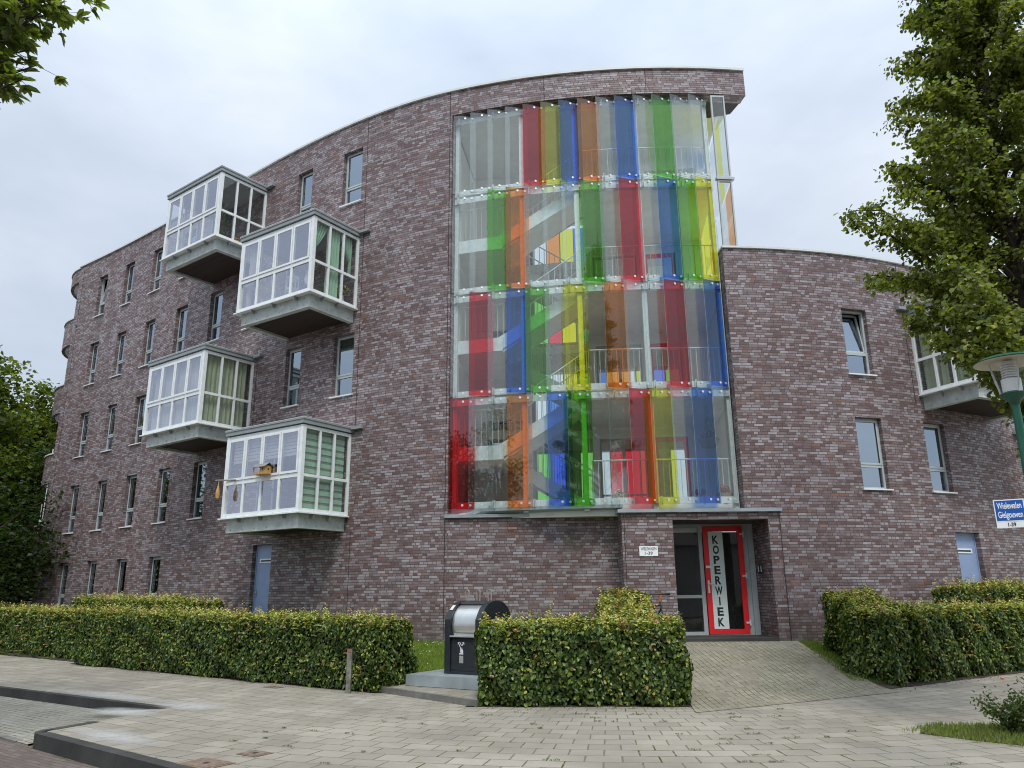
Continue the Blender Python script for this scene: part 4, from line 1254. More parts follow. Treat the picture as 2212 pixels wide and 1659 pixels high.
for x0, x1, z0, z1 in ((d0, d0 + .115, FZ + .02, zt), (d1 - .115, d1, FZ + .02, zt), (d0 + .115, d1 - .115, zt - .115, zt), (d0 + .115, d1 - .115, FZ + .02, FZ + .125)):
    mb.bx(x0, x1, DY - .075, DY - .02, z0, z1)
dr = mb.build('entrance_door', 'red', bld, bevel=.004); dr['label'] = 'red framed glass entrance door with vertical lettering'
mb = MB(); mb.quad([(d0 + .115, DY - .045, FZ + .125), (d1 - .115, DY - .045, FZ + .125), (d1 - .115, DY - .045, zt - .115), (d0 + .115, DY - .045, zt - .115)]); mb.build('door_glass', 'clear', dr)
mb = MB(); fx0, fx1 = d0 + .118, d0 + .455; mb.bx(fx0, fx1, DY - .056, DY - .052, FZ + .13, zt - .12); mb.build('frosted_strip', 'frost', dr)
for i, chn in enumerate('KOPERWIEK'):
    text('letter', chn, .245, ((fx0 + fx1) / 2 - .005, DY - .058, zt - .30 - i * .228), (1, 0, 0), (0, 0, 1), 'ink', dr, bold=.009, width=.17 if chn == 'W' else (.034 if chn == 'I' else .14))
mb = MB(); mb.bx(d0 + .02, d0 + .15, DY - .083, DY - .0765, 2.10, 2.155); mb.build('name_tag', 'signwhite', dr)
mb = MB(); mb.bx(d0 + .035, d0 + .075, DY - .085, DY - .0755, 1.55, 1.83); mb.tube([(d0 + .055, DY - .08, 1.75), (d0 + .055, DY - .13, 1.75), (d0 + .17, DY - .13, 1.745)], .012, 8); mb.build('door_handle', 'whiteframe', dr)
for zz in (.90, 1.92, 2.86):
    mb = MB(); mb.bx(d1 - .07, d1 + .02, DY - .09, DY - .0755, zz - .02, zz + .02); mb.bx(d1 + .002, d1 + .035, DY - .088, DY - .0765, zz - .06, zz + .06); mb.build('hinge', 'whiteframe', dr)
# hall behind the door
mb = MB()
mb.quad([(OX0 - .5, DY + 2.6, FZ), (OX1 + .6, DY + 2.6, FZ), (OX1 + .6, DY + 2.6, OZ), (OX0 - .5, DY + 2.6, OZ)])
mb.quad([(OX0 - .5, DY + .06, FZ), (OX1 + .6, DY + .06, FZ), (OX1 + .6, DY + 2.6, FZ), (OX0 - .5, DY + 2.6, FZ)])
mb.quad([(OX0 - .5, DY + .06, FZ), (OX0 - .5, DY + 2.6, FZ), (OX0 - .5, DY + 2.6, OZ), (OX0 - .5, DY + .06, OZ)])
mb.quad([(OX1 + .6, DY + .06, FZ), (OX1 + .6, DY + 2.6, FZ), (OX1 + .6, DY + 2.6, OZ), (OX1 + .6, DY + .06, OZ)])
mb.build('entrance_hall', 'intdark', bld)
mb = MB(); mb.bx(OX0 + .01, OX1 - .005, PY - .05, DY - .03, ZG - .3, FZ - .005); mb.build('threshold', 'kerb', bld)
mb = MB()
for y in (17.62, 17.80): mb.bx(OX1 - .035, OX1 - .002, y, y + .085, 1.95, 2.16)
ic = mb.build('intercom', 'ink', bld)
mb = MB()
for y in (17.63, 17.81): mb.bx(OX1 - .04, OX1 - .0355, y + .015, y + .05, 2.0, 2.13)
mb.build('speaker_plate', 'signwhite', ic)

# ---- number plate on the porch
plt = empty('house_number_plate', 'white house number plate on the brick porch beside the door', 'sign', loc=(2.915, PY, 2.34))
mb = MB(); mb.bx(2.715, 3.115, PY - .012, PY - .001, 2.335, 2.545); mb.build('plate', 'signwhite', plt, bevel=.003)
text('lettering', 'WIELEWALEN', .092, (2.915, PY - .0135, 2.485), (1, 0, 0), (0, 0, 1), 'greyink', plt, width=.34, bold=.002)
text('lettering', '1-39', .088, (2.915, PY - .0135, 2.392), (1, 0, 0), (0, 0, 1), 'greyink', plt, width=.17, bold=.002)

# ---- things kept in the balconies and on the gallery
def small(name, label, cat, build, matk, loc=None):
    mb = MB(); build(mb); o = mb.build(name, matk, None, smooth=True); return tag(o, label, cat)


def flower_bunch(name, label, c, r, n, tints, matk='petal', seed=1, cat='flowers', pot=None, group=None, pot_label=None):
    g = np.random.default_rng(seed)
    d = unit(g.normal(size=(n, 3))); rr = r * g.random(n) ** .4
    pos = np.array(c)[None] + d * rr[:, None] * np.array([1, 1, .8]); k = g.integers(0, len(tints), n)
    return leaf_mesh(name, pos, d + .4 * g.normal(size=(n, 3)), g.normal(size=(n, 3)), r * .35 * (.7 + .6 * g.random(n)), r * .28 * (.7 + .6 * g.random(n)),
                     np.array(tints)[k] * (.8 + .4 * g.random((n, 1))), matk, None)


def potted(label, c, pr, ph, fr, tints, seed):
    root = empty('flower_pot', label, 'flower pot', 'flower pots on the lower gallery', c)
    mb = MB(); mb.lathe(c, [(0.001, 0), (pr * .72, 0), (pr, ph), (pr * .9, ph), (pr * .85, ph * .9), (.001, ph * .9)], 18); mb.build('pot', 'terracotta', root, smooth=True)
    o = flower_bunch('flowers', None, Vector(c) + Vector((0, 0, ph + fr * .5)), fr, 260, tints, 'petal', seed); setp(o, root)
    return root


gz = JT[0] + .06
potted('woven pot of white flowers behind the lower gallery railing', LC(3.95, .30, gz), .20, .17, .14, [(.75, .74, .68), (.75, .74, .7), (.05, .09, .02)], 3)
potted('pot of red flowers behind the blue louvre', LC(5.75, .42, gz), .17, .18, .14, [(.5, .02, .03), (.55, .03, .04), (.04, .07, .02)], 4)
potted('pot of red flowers nearest the end of the lower gallery', LC(6.28, .42, gz), .19, .22, .15, [(.5, .03, .04), (.6, .05, .06), (.05, .08, .03)], 5)
hb = empty('hanging_basket', 'dark hanging basket with white flowers in the lower gallery', 'basket', None, LC(6.1, .9, gz + 1.35))
mb = MB(); c = LC(6.1, .9, gz + 1.35); mb.lathe(c, [(.001, 0), (.17, .02), (.25, .22), (.23, .22), (.15, .05)], 18); mb.build('bowl', 'terracotta', hb, smooth=True)
mb = MB()
for k in range(3):
    a = k * 2.1; mb.tube([c + Vector((.24 * math.cos(a), .24 * math.sin(a), .22)), c + ZZ * .75], .004, 4)
mb.tube([c + ZZ * .75, c + ZZ * 1.05], .004, 4); mb.build('chain', 'darksteel', hb)
setp(flower_bunch('flowers', None, c + ZZ * .27, .2, 180, [(.7, .7, .66), (.05, .08, .03)], 'petal', 6), hb)

b = B1
W = b['W']
def barrel(mb): mb.lathe(W(.55, 1.0, b['g0'] + .01), [(.001, 0), (.12, 0), (.165, .14), (.17, .2), (.165, .27), (.13, .40), (.001, .40)], 18)
o = small('barrel', 'small wooden barrel on the floor of the topmost balcony', 'barrel', barrel, 'wood')
mb = MB()
for zz in (.06, .33): mb.lathe(W(.55, 1.0, b['g0'] + .01 + zz), [(.150, 0), (.163, .015), (.150, .03)], 18)
mb.build('hoop', 'darksteel', o)
def leafy(name, label, cat, c, h, r, n, tint, seed):
    g = np.random.default_rng(seed); t = g.random(n) ** .7
    pos = np.array(c)[None] + np.c_[g.normal(size=(n, 2)) * r * (.4 + .6 * t[:, None]), t * h]
    root = empty(name, label, cat, None, c)
    mb = MB(); mb.lathe(c, [(.001, 0), (.1, 0), (.13, .2), (.001, .2)], 14); mb.build('pot', 'terracotta', root)
    leaf_mesh('foliage', pos, g.normal(size=(n, 3)) + [0, 0, .8], g.normal(size=(n, 3)) + [0, 0, .5], .16 * (.6 + .8 * g.random(n)), .05 * np.ones(n), np.array(tint)[None] * (.6 + .8 * g.random((n, 1))), 'leaf_t', root)
leafy('house_plant', 'dark green house plant inside the topmost balcony', 'plant', W(.45, .45, b['g0'] + .01), 1.3, .14, 160, (.05, .12, .04), 11)
b = B2; W = b['W']
def flowers_at(label, c, r, tints, seed):
    root = empty('flower_vase', label, 'flowers', 'flowers in the curtained balcony', c)
    mb = MB(); mb.lathe(c, [(.001, 0), (.07, 0), (.09, .12), (.05, .3), (.06, .34)], 14); mb.build('vase', 'whiteframe', root, smooth=True)
    setp(flower_bunch('flowers', None, Vector(c) + Vector((0, 0, .34 + r * .8)), r, 240, tints, 'petal', seed), root)
flowers_at('tall vase of cream flowers by the corner of the curtained balcony', W(.38, .24, b['g0'] + .35), .21, [(.66, .63, .5), (.6, .58, .44), (.05, .1, .06)], 21)
flowers_at('vase of yellow flowers beside the wall in the curtained balcony', W(.3, 1.33, b['g0'] + .02), .19, [(.62, .56, .22), (.66, .62, .4), (.06, .1, .04)], 22)
flowers_at('bunch of white blossoms at the far end of the curtained balcony', W(2.2, .3, b['g0'] + .02), .22, [(.7, .7, .68), (.65, .66, .62)], 23)
flowers_at('bunch of white blossoms in the middle of the curtained balcony', W(1.75, .3, b['g0'] + .0), .19, [(.7, .7, .68), (.6, .62, .6)], 24)
ln = empty('lantern', 'white round garden lantern on a stand in the curtained balcony', 'lantern', None, W(1.05, .32, b['g0'] + .02))
c = W(1.05, .32, b['g0'] + .02)
mb = MB(); mb.tube([c, c + ZZ * .3], .02, 8); mb.lathe(c, [(.12, 0), (.12, .02), (.001, .03)], 16)
for zz in (.3, .62): mb.lathe(c + ZZ * zz, [(.001, 0), (.17, 0), (.17, .06), (.001, .07)], 18)
for k in range(8):
    a = k * PI / 4; mb.tube([c + Vector((.155 * math.cos(a), .155 * math.sin(a), .36)), c + Vector((.155 * math.cos(a), .155 * math.sin(a), .62))], .012, 6)
mb.lathe(c + ZZ * .69, [(.17, 0), (.001, .10)], 18); mb.build('lantern_body', 'whiteframe', ln)

# ---- bird house and fat-ball feeder fixed outside the lowest balcony
b = B4; W = b['W']; fd, sd = b['fd'], b['sd']
zm = b['mid'] + .08
bh = empty('bird_house', 'wooden bird house with grey gabled roof on the lowest balcony', 'bird house', None, W(1.22, -.12, zm))
mb = MB()
def wb(x0, x1, y0, y1, z0, z1, mi=0): mb.box(W((x0 + x1) / 2, (y0 + y1) / 2, (z0 + z1) / 2), fd * (x1 - x0) / 2, sd * (y1 - y0) / 2, ZZ * (z1 - z0) / 2, mi)
wb(1.02, 1.20, -.20, -.02, zm, zm + .2); wb(1.20, 1.44, -.22, -.01, zm, zm + .015); wb(1.20, 1.44, -.03, -.012, zm + .015, zm + .16); wb(1.42, 1.44, -.22, -.20, zm + .015, zm + .16)
wb(1.20, 1.44, -.22, -.21, zm + .015, zm + .05)
mb.build('box', 'wood', bh)
mb = MB()
for sg in (-1, 1):
    A = [W(.99, -.11 + sg * .14, zm + .17), W(1.47, -.11 + sg * .14, zm + .17), W(1.47, -.11, zm + .27), W(.99, -.11, zm + .27)]
    mb.quad(A); mb.quad([v - ZZ * .012 for v in A][::-1])
mb.build('roof', 'woodgrey', bh)
mb = MB(); mb.tube([W(1.11, -.2005, zm + .12), W(1.11, -.204, zm + .12)], .022, 12); mb.tube([W(1.0185, -.11, zm + .12), W(1.015, -.11, zm + .12)], .022, 12); mb.build('entry_hole', 'ink', bh)
ff = empty('fat_ball_feeder', 'net of bird food hanging from a stick on the lowest balcony', 'bird feeder', None, W(2.72, -.2, b['mid'] - .3))
mb = MB(); mb.tube([W(2.35, -.02, b['mid'] + .06), W(2.82, -.26, b['mid'] + .06)], .018, 6); mb.build('stick', 'woodgrey', ff)
mb = MB(); c = W(2.74, -.22, b['mid'] - .42); mb.lathe(c, [(.001, 0), (.045, .04), (.055, .12), (.05, .22), (.02, .33), (.003, .47)], 12); mb.build('food_net', 'wood', ff, smooth=True)


# ================================================================== GROUND
def sheet(name, pts, z, matk, kind='structure', parent=None):
    mb = MB(); mb.quad([(p[0], p[1], z if not callable(z) else z(p)) for p in pts]); o = mb.build(name, matk, parent)
    if kind: o['kind'] = kind
    return o


sheet('road', [(-400, -400), (400, -400), (400, 400), (-400, 400)], -.165, 'roadbrick')
K1a, K1b = Vector((-30, 28.85, 0)), Vector((-5.12, 12.2, 0))       # back kerb of the parking bay
K2a, K2b = Vector((-5.98, 10.25, 0)), Vector((12, -4.2, 0))        # kerb along the road
dk1 = (K1b - K1a).normalized(); dk2 = (K2b - K2a).normalized()
K2far = K2a - dk2 * 30
mb = MB()
nL0 = Vector((-dk2.y, dk2.x, 0))
corner = [K2a + dk2 * .25 + nL0 * .25 - (nL0 * math.cos(a) + dk2 * math.sin(a)) * .22 for a in np.linspace(PI / 2, 0, 7)]
side = [(-60, 49), (-30, 28.85), (K1b.x, K1b.y)] + [(v.x, v.y) for v in corner] + [(K2b.x, K2b.y), (60, -4.2), (60, 60), (-60, 60)]
mb.prism(side, -.16, 0.0, 0, True, False)
sw = mb.build('pavement', 'slabs'); sw['kind'] = 'structure'
# parking bay, rising to the pavement at its end
mb = MB()
far1, far2 = K1a, K2far
m1, m2 = K1b - dk1 * 1.5, K2a - dk2 * 1.2
mb.quad([(far2.x, far2.y, -.14), (m2.x, m2.y, -.14), (m1.x, m1.y, -.14), (far1.x, far1.y, -.14)])
for k in range(10):
    f0, f1 = k / 10, (k + 1) / 10
    ze = lambda f: -.14 + .137 * min(1, max(0, (f - .30) / .45)) ** .8
    a0, a1 = K2a.lerp(K1b, f0), K2a.lerp(K1b, f1); c0, c1 = m2.lerp(m1, f0), m2.lerp(m1, f1)
    mb.quad([(c0.x, c0.y, -.14), (a0.x - .01, a0.y, ze(f0)), (a1.x - .01, a1.y, ze(f1)), (c1.x, c1.y, -.14)])
mb.quad([(far2.x, far2.y, -.17), (m2.x, m2.y, -.17), (m2.x, m2.y, -.14), (far2.x, far2.y, -.14)]); mb.quad([(m2.x, m2.y, -.17), (K2a.x, K2a.y, -.17), (K2a.x, K2a.y, -.14), (m2.x, m2.y, -.14)])
o = mb.build('parking_bay', 'baypave'); o['kind'] = 'structure'
def kerb(name, p, q, w, z0, z1, matk, endr=0):
    d = (q - p).normalized(); n = Vector((-d.y, d.x, 0)); mb = MB()
    L = (q - p).length; k = max(1, int(L / 2.0))
    for i in range(k):
        a, b = p + d * (L * i / k + .004), p + d * (L * (i + 1) / k - .004)
        mb.box((a + b) / 2 + n * (w / 2 - .02) + Vector((0, 0, (z0 + z1) / 2)), (b - a) / 2, n * w / 2, Vector((0, 0, (z1 - z0) / 2)))
    o = mb.build(name, matk, bevel=.018); o['kind'] = 'structure'; return o
kerb('kerb', K1a, K1b, .12, -.17, .005, 'kerb')
kerb('kerb', K2a + dk2 * .252, K2b, .15, -.20, .006, 'kerb')
mb = MB()     # rounded kerb end
prev = None; pts = []
for k in range(9):
    a = R_(90) * k / 8
    c = K2a + dk2 * .25; nL = Vector((-dk2.y, dk2.x, 0))
    pts.append(c + nL * .25 - nL * .25 * math.cos(a) - dk2 * .25 * math.sin(a))
bk = (K1b - K2a).normalized()
pts += [pts[-1] + bk * .3, pts[-1] + bk * .6]
for p, q in zip(pts, pts[1:]):
    d = (q - p).normalized(); n = Vector((-d.y, d.x, 0)); n = n if n.dot(nL + dk2) > 0 else -n
    A = [p - n * .02, q - n * .02, q + n * .11, p + n * .11]
    mb.prism([(v.x, v.y) for v in A], -.20, .006)
o = mb.build('kerb', 'kerb'); o['kind'] = 'structure'
# pale border strip between bay and road
kerb('bay_edge', K2far, K2a - dk2 * .35, .10, -.2, -.136, 'kerbpale')
# sand left in the corner by the kerb end
def blob(name, c, rx, ry, ang, z, matk, seed, lab=None):
    g = random.Random(seed); mb = MB(); pts = []
    for k in range(26):
        a = 2 * PI * k / 26; r = 1 + g.uniform(-.18, .18)
        x, y = rx * r * math.cos(a), ry * r * math.sin(a)
        pts.append((c[0] + x * math.cos(ang) - y * math.sin(ang), c[1] + x * math.sin(ang) + y * math.cos(ang), z))
    mb.quad(pts); o = mb.build(name, matk); o['kind'] = 'stuff'; return o
def dust_mat():
    m, nt, out = mat('sand_film')
    tc = N(nt, 'ShaderNodeTexCoord')
    n1 = noise(nt, tc.outputs['Object'], 3.5, 5, .7); n2 = noise(nt, tc.outputs['Object'], 30, 4, .7)
    d = N(nt, 'ShaderNodeBsdfDiffuse'); d.inputs[0].default_value = (.46, .45, .42, 1)
    t = N(nt, 'ShaderNodeBsdfTransparent')
    uv = N(nt, 'ShaderNodeUVMap', uv_map='UVMap')
    sp = N(nt, 'ShaderNodeSeparateXYZ'); nt.links.new(uv.outputs[0], sp.inputs[0])
    f = M_(nt, 'MULTIPLY', sp.outputs[0], M_(nt, 'ADD', M_(nt, 'MULTIPLY', n1, .9), M_(nt, 'MULTIPLY', n2, .4)))
    f = M_(nt, 'MINIMUM', f, .75)
    mx = N(nt, 'ShaderNodeMixShader'); nt.links.new(f, mx.inputs[0]); nt.links.new(t.outputs[0], mx.inputs[1]); nt.links.new(d.outputs[0], mx.inputs[2])
    nt.links.new(mx.outputs[0], out.inputs[0]); return m
MAT['sandfilm'] = dust_mat()
def film(c, ax, ay, z):
    """feathered film of sand: dense in the middle, nothing at the rim"""
    mb = MB(); n = 24
    c, ax, ay = Vector(c), Vector(ax), Vector(ay)
    P = lambda r, k: c + ax * r * math.cos(2 * PI * k / n) + ay * r * math.sin(2 * PI * k / n) + ZZ * z
    for k in range(n):
        mb.quad([c + ZZ * z, P(.55, k), P(.55, k + 1)], [(1, 0), (.7, 0), (.7, 0)])
        mb.quad([P(.55, k), P(1, k), P(1, k + 1), P(.55, k + 1)], [(.7, 0), (0, 0), (0, 0), (.7, 0)])
    o = mb.build('sand_film', 'sandfilm'); o['kind'] = 'stuff'
nk = Vector((-dk1.y, dk1.x, 0))
film(K1b + dk1 * .15 + nk * .30, dk1 * .75, nk * .42, .007)
film(K1b - dk1 * 2.2 + nk * .35, dk1 * 2.0, nk * .28, .0075)
film(K1b - dk1 * .2 - nk * .55, dk1 * .8, nk * .35, .004)
film(K2a + dk2 * 1.2 + Vector((-dk2.y, dk2.x, 0)) * .45, dk2 * 1.1, Vector((-dk2.y, dk2.x, 0)) * .3, .0078)

# ---- planted slope between pavement and facade
PB = [(-40, 41), (-14.24, 22.95), (-11.3, 20.85), (-10.7, 20.2), (-5.9, 16.55), (-2.3, 14.2), (-.4, 12.5), (1.0, 12.3), (2.45, 12.0), (6.15, 13.75), (10.0, 16.5), (30, 29)]
PW = [(-40, 47), (-17.3, 29.3), (-14.7, 27.3), (-14.2, 26.9), (-8.4, 22.4), (-3.0, 18.75), (-1.2, 18.1), (1.0, 17.9), (3.0, 17.4), (5.9, 17.3), (10.3, 18.5), (24, 30)]
def slope(x, y):
    """height of the planted slope"""
    best = None
    for i in range(len(PB) - 1):
        for k in range(7):
            f = k / 6
            b = (PB[i][0] + (PB[i + 1][0] - PB[i][0]) * f, PB[i][1] + (PB[i + 1][1] - PB[i][1]) * f)
            w = (PW[i][0] + (PW[i + 1][0] - PW[i][0]) * f, PW[i][1] + (PW[i + 1][1] - PW[i][1]) * f)
            dx, dy = w[0] - b[0], w[1] - b[1]; l2 = dx * dx + dy * dy
            t = ((x - b[0]) * dx + (y - b[1]) * dy) / l2
            px, py = b[0] + dx * t, b[1] + dy * t
            dd = (px - x) ** 2 + (py - y) ** 2
            if best is None or dd < best[0]: best = (dd, t)
    return ZG * min(1, max(0, best[1])) + .006
mb = MB(); NV = 8
def slp(i, f, t):
    b = Vector((*PB[i], 0)).lerp(Vector((*PB[i + 1], 0)), f); w = Vector((*PW[i], 0)).lerp(Vector((*PW[i + 1], 0)), f)
    p = b.lerp(w, t); p.z = ZG * t + .006; return p
for i in range(len(PB) - 1):
    for k in range(4):
        for v in range(NV): mb.quad([slp(i, k / 4, v / NV), slp(i, (k + 1) / 4, v / NV), slp(i, (k + 1) / 4, (v + 1) / NV), slp(i, k / 4, (v + 1) / NV)])
o = mb.build('lawn', 'lawn', smooth=False); o['kind'] = 'structure'
# bare soil strips under the hedges
def soil(pts, dz=.012):
    mb = MB()
    a, b, c, d = [Vector((*p, 0)) for p in pts]; n = max(14, int((b - a).length / .12))
    gg = random.Random(7); jit = [gg.uniform(0, .07) for _ in range(n + 1)]
    for k in range(n):
        for v in range(3):
            j0, j1 = (jit[k], jit[k + 1]) if v == 0 else (0, 0)
            q = [a.lerp(b, k / n).lerp(d.lerp(c, k / n), v / 3 + j0), a.lerp(b, (k + 1) / n).lerp(d.lerp(c, (k + 1) / n), v / 3 + j1),
                 a.lerp(b, (k + 1) / n).lerp(d.lerp(c, (k + 1) / n), (v + 1) / 3), a.lerp(b, k / n).lerp(d.lerp(c, k / n), (v + 1) / 3)]
            for p in q: p.z = slope(p.x, p.y) + dz
            mb.quad(q)
    o = mb.build('soil', 'dirt'); o['kind'] = 'structure'
soil([(-11.0, 20.10), (-2.3, 13.68), (-1.75, 14.5), (-10.4, 21.0)], .004)
soil([(-24, 30.05), (-11.1, 20.62), (-10.6, 21.5), (-23, 31.4)], .004)
soil([(-.75, 12.0), (2.55, 11.78), (2.75, 13.1), (-.2, 13.3)], .004)
soil([(6.15, 13.55), (14, 18.55), (13.5, 19.6), (5.9, 14.7)], .004)
soil([(2.0, 13.0), (2.9, 13.0), (3.4, 15.6), (2.2, 15.6)], .014)
# ramp to the door
mb = MB(); n_ = 12
RA = [Vector((2.45, 11.25, 0)), Vector((6.15, 13.2, 0))]; RB = [Vector((3.15, 17.0, 0)), Vector((5.92, 16.98, 0))]
def rp(u, t):
    p = RA[0].lerp(RA[1], u).lerp(RB[0].lerp(RB[1], u), t)
    z = slope(p.x, p.y) + .02
    if t < .12: z = .006 + (z - .006) * (t / .12)
    p.z = max(z, .006); return p
for i in range(n_):
    for k in range(6): mb.quad([rp(k / 6, i / n_), rp((k + 1) / 6, i / n_), rp((k + 1) / 6, (i + 1) / n_), rp(k / 6, (i + 1) / n_)])
o = mb.build('entrance_path', 'klinkers'); o['kind'] = 'structure'
# low paved step in front of the refuse container
mb = MB(); st = [(-2.43, 14.07), (-.56, 12.06), (.6, 13.2), (.6, 14.2), (-1.4, 15.6), (-2.2, 14.9)]
mb.prism(st, -.01, .088); o = mb.build('paved_step', 'slabs'); o['kind'] = 'structure'
kerb('kerb', Vector((-2.44, 14.04, 0)), Vector((-.56, 12.02, 0)), .075, -.02, .095, 'kerbpale')

# ================================================================== HEDGES
def hedge(label, segs, seed, dens=1500, L=.056, skip=None, shoot=70):
    g = np.random.default_rng(seed)
    mid = Vector(segs[0]['p']).lerp(Vector(segs[0]['q']), .5)
    root = empty('hedge', label, 'hedge', 'clipped hedges round the apartment block', (mid.x, mid.y, slope(mid.x, mid.y)))
    P, Nn, Dd, T, Sz = [], [], [], [], []
    core = MB()
    def lump(x, y, z): return .05 * np.sin(x * 3.1 + 1.3) * np.sin(y * 2.7 + z * 3.3) + .042 * np.sin(x * 7.3 + z * 6.1 + y * 5.2) + .018 * np.sin(x * 13 + y * 11 + z * 12)
    for sgi, s in enumerate(segs):
        p, q = np.array(s['p'], float)[:2], np.array(s['q'], float)[:2]; hw = s['hw']
        d = (q - p); ln = np.linalg.norm(d); d /= ln; nr = np.array([d[1], -d[0]])
        zb0, zb1, zt0, zt1 = s['z']
        faces = [('side', 1, ln * (zt0 - zb0)), ('side', -1, ln * (zt0 - zb0)), ('top', 0, ln * hw * 2 * 1.3), ('end', -1, hw * 2 * (zt0 - zb0)), ('end', 1, hw * 2 * (zt0 - zb0))]
        for kind, sg, area in faces:
            if kind == 'end' and sg in s.get('noend', ()): continue
            n = int(area * dens)
            u = g.random(n); v = g.random(n)
            dep = -np.abs(g.normal(0, .085, n)) + .03
            ao = 0
            if kind == 'side':
                z = (zb0 + (zb1 - zb0) * u) * (1 - v) + (zt0 + (zt1 - zt0) * u) * v
                xy = p + d * (u * ln)[:, None] + nr * (sg * hw)
                nv = np.c_[np.tile(nr * sg, (n, 1)), np.zeros(n)]
                # the foot is drawn in and ragged
                foot = np.clip((.16 - v) / .16, 0, 1); dep -= foot * .10 * g.random(n)
                dep -= np.clip((v - .9) / .1, 0, 1) * .07
            elif kind == 'end':
                z = (zb1 if sg > 0 else zb0) * (1 - v) + (zt1 if sg > 0 else zt0) * v
                c = q if sg > 0 else p
                xy = c + nr * ((u * 2 - 1) * hw)[:, None] + np.zeros((n, 2))
                nv = np.c_[np.tile(d * sg, (n, 1)), np.zeros(n)]
                dep -= np.clip((v - .9) / .1, 0, 1) * .07
                dep -= np.clip(np.abs(u * 2 - 1) - .85, 0, 1) * .4
            else:
                z = zt0 + (zt1 - zt0) * u + 0 * v
                w = v * 2 - 1
                xy = p + d * (u * ln)[:, None] + nr * (w * hw)[:, None]
                nv = np.tile([0, 0, 1.], (n, 1)); dep -= np.clip(np.abs(w) - .8, 0, 1) * .3
            pos = np.c_[xy, z]
            dep = dep + lump(pos[:, 0], pos[:, 1], pos[:, 2])
            pos = pos + nv * dep[:, None]
            keep = np.ones(n, bool)
            for j, o in enumerate(segs):
                if j == sgi: continue
                op, oq = np.array(o['p'], float)[:2], np.array(o['q'], float)[:2]; od = oq - op; ol = np.linalg.norm(od); od /= ol
                r = pos[:, :2] - op; a = r @ od; b = r @ np.array([od[1], -od[0]])
                keep &= ~((a > .08) & (a < ol - .08) & (np.abs(b) < o['hw'] - .12) & (pos[:, 2] < min(o['z'][2:]) - .12))
            if skip is not None: keep &= ~skip(pos)
            pos, nv, u, v, dep = pos[keep], nv[keep], u[keep], v[keep], dep[keep]; n = len(pos)
            nn = nv + g.normal(0, .42, (n, 3)) + np.array([0, 0, .28])
            dd = g.normal(0, .5, (n, 3)) + np.array([0, 0, -.75 if kind != 'top' else .2]) + nv * .35
            k = g.random(n)
            tint = blend((.026, .055, .010), (.105, .160, .030), g.random(n) ** 1.3)
            patch = .5 + .5 * np.sin(pos[:, 0] * 2.1 + 1.7 * np.sin(pos[:, 2] * 3) + pos[:, 1] * 1.3)
            young = k < (.055 + .10 * patch ** 3 + (.60 if kind == 'top' else 0) + np.where(kind == 'side', .22 * np.clip((v - .87) / .13, 0, 1), 0))
            tint[young] = blend((.28, .32, .05), (.54, .50, .15), g.random(young.sum()))
            bright = (~young) & (g.random(n) < .16); tint[bright] = blend((.13, .19, .03), (.22, .29, .06), g.random(bright.sum()))
            red = young & (g.random(n) < .14); tint[red] = blend((.34, .20, .10), (.40, .26, .16), g.random(red.sum()))
            P.append(pos); Nn.append(nn); Dd.append(dd); T.append(tint); Sz.append(L * np.where(young, .75, 1.0) * (.65 + .6 * g.random(n)))
        # little sprigs of young leaves standing out of the sides
        for sg in (1, -1):
            for k in range(int(ln * (zt0 - zb0) * 13)):
                u, v = g.random(), g.random() ** .8
                c0 = np.r_[p + d * u * ln + nr * sg * (hw + .01), zb0 + (zt0 - zb0) * (.08 + .9 * v)]
                if skip is not None and skip(c0[None])[0]: continue
                if any((lambda r, od, ol, o: 0 < r @ od < ol and abs(r @ np.array([od[1], -od[0]])) < o['hw'])(c0[:2] - np.array(o['p'], float)[:2], (np.array(o['q'], float)[:2] - np.array(o['p'], float)[:2]) / np.linalg.norm(np.array(o['q'], float)[:2] - np.array(o['p'], float)[:2]), np.linalg.norm(np.array(o['q'], float)[:2] - np.array(o['p'], float)[:2]), o) for j, o in enumerate(segs) if j != sgi): continue
                ax0 = np.r_[nr * sg, .1] + g.normal(0, .45, 3); ax0 /= np.linalg.norm(ax0); hh = .03 + .12 * g.random() ** 1.6; tone = g.random()
                for i in range(4 + int(40 * hh)):
                    f = (i + .5) / (4 + int(40 * hh)); a = i * 2.4
                    ax = ax0 * .6 + np.array([math.cos(a) * .8, math.sin(a) * .8, .2]) - np.array([0, 0, .3])
                    P.append((c0 + ax0 * hh * f + ax * .02)[None]); Nn.append((np.array([0, 0, 1.]) + nr[[0, 1, 1]] * 0 + .5 * g.normal(size=3))[None]); Dd.append(ax[None])
                    T.append(blend((.14, .20, .035), (.42, .42, .11), np.array([f])) if tone < .8 else blend((.30, .22, .08), (.44, .28, .15), np.array([f]))); Sz.append(np.array([L * (.85 - .3 * f)]))
        # young shoots above the clipped top and a few out of the sides
        m = int(ln * hw * 2 * shoot)
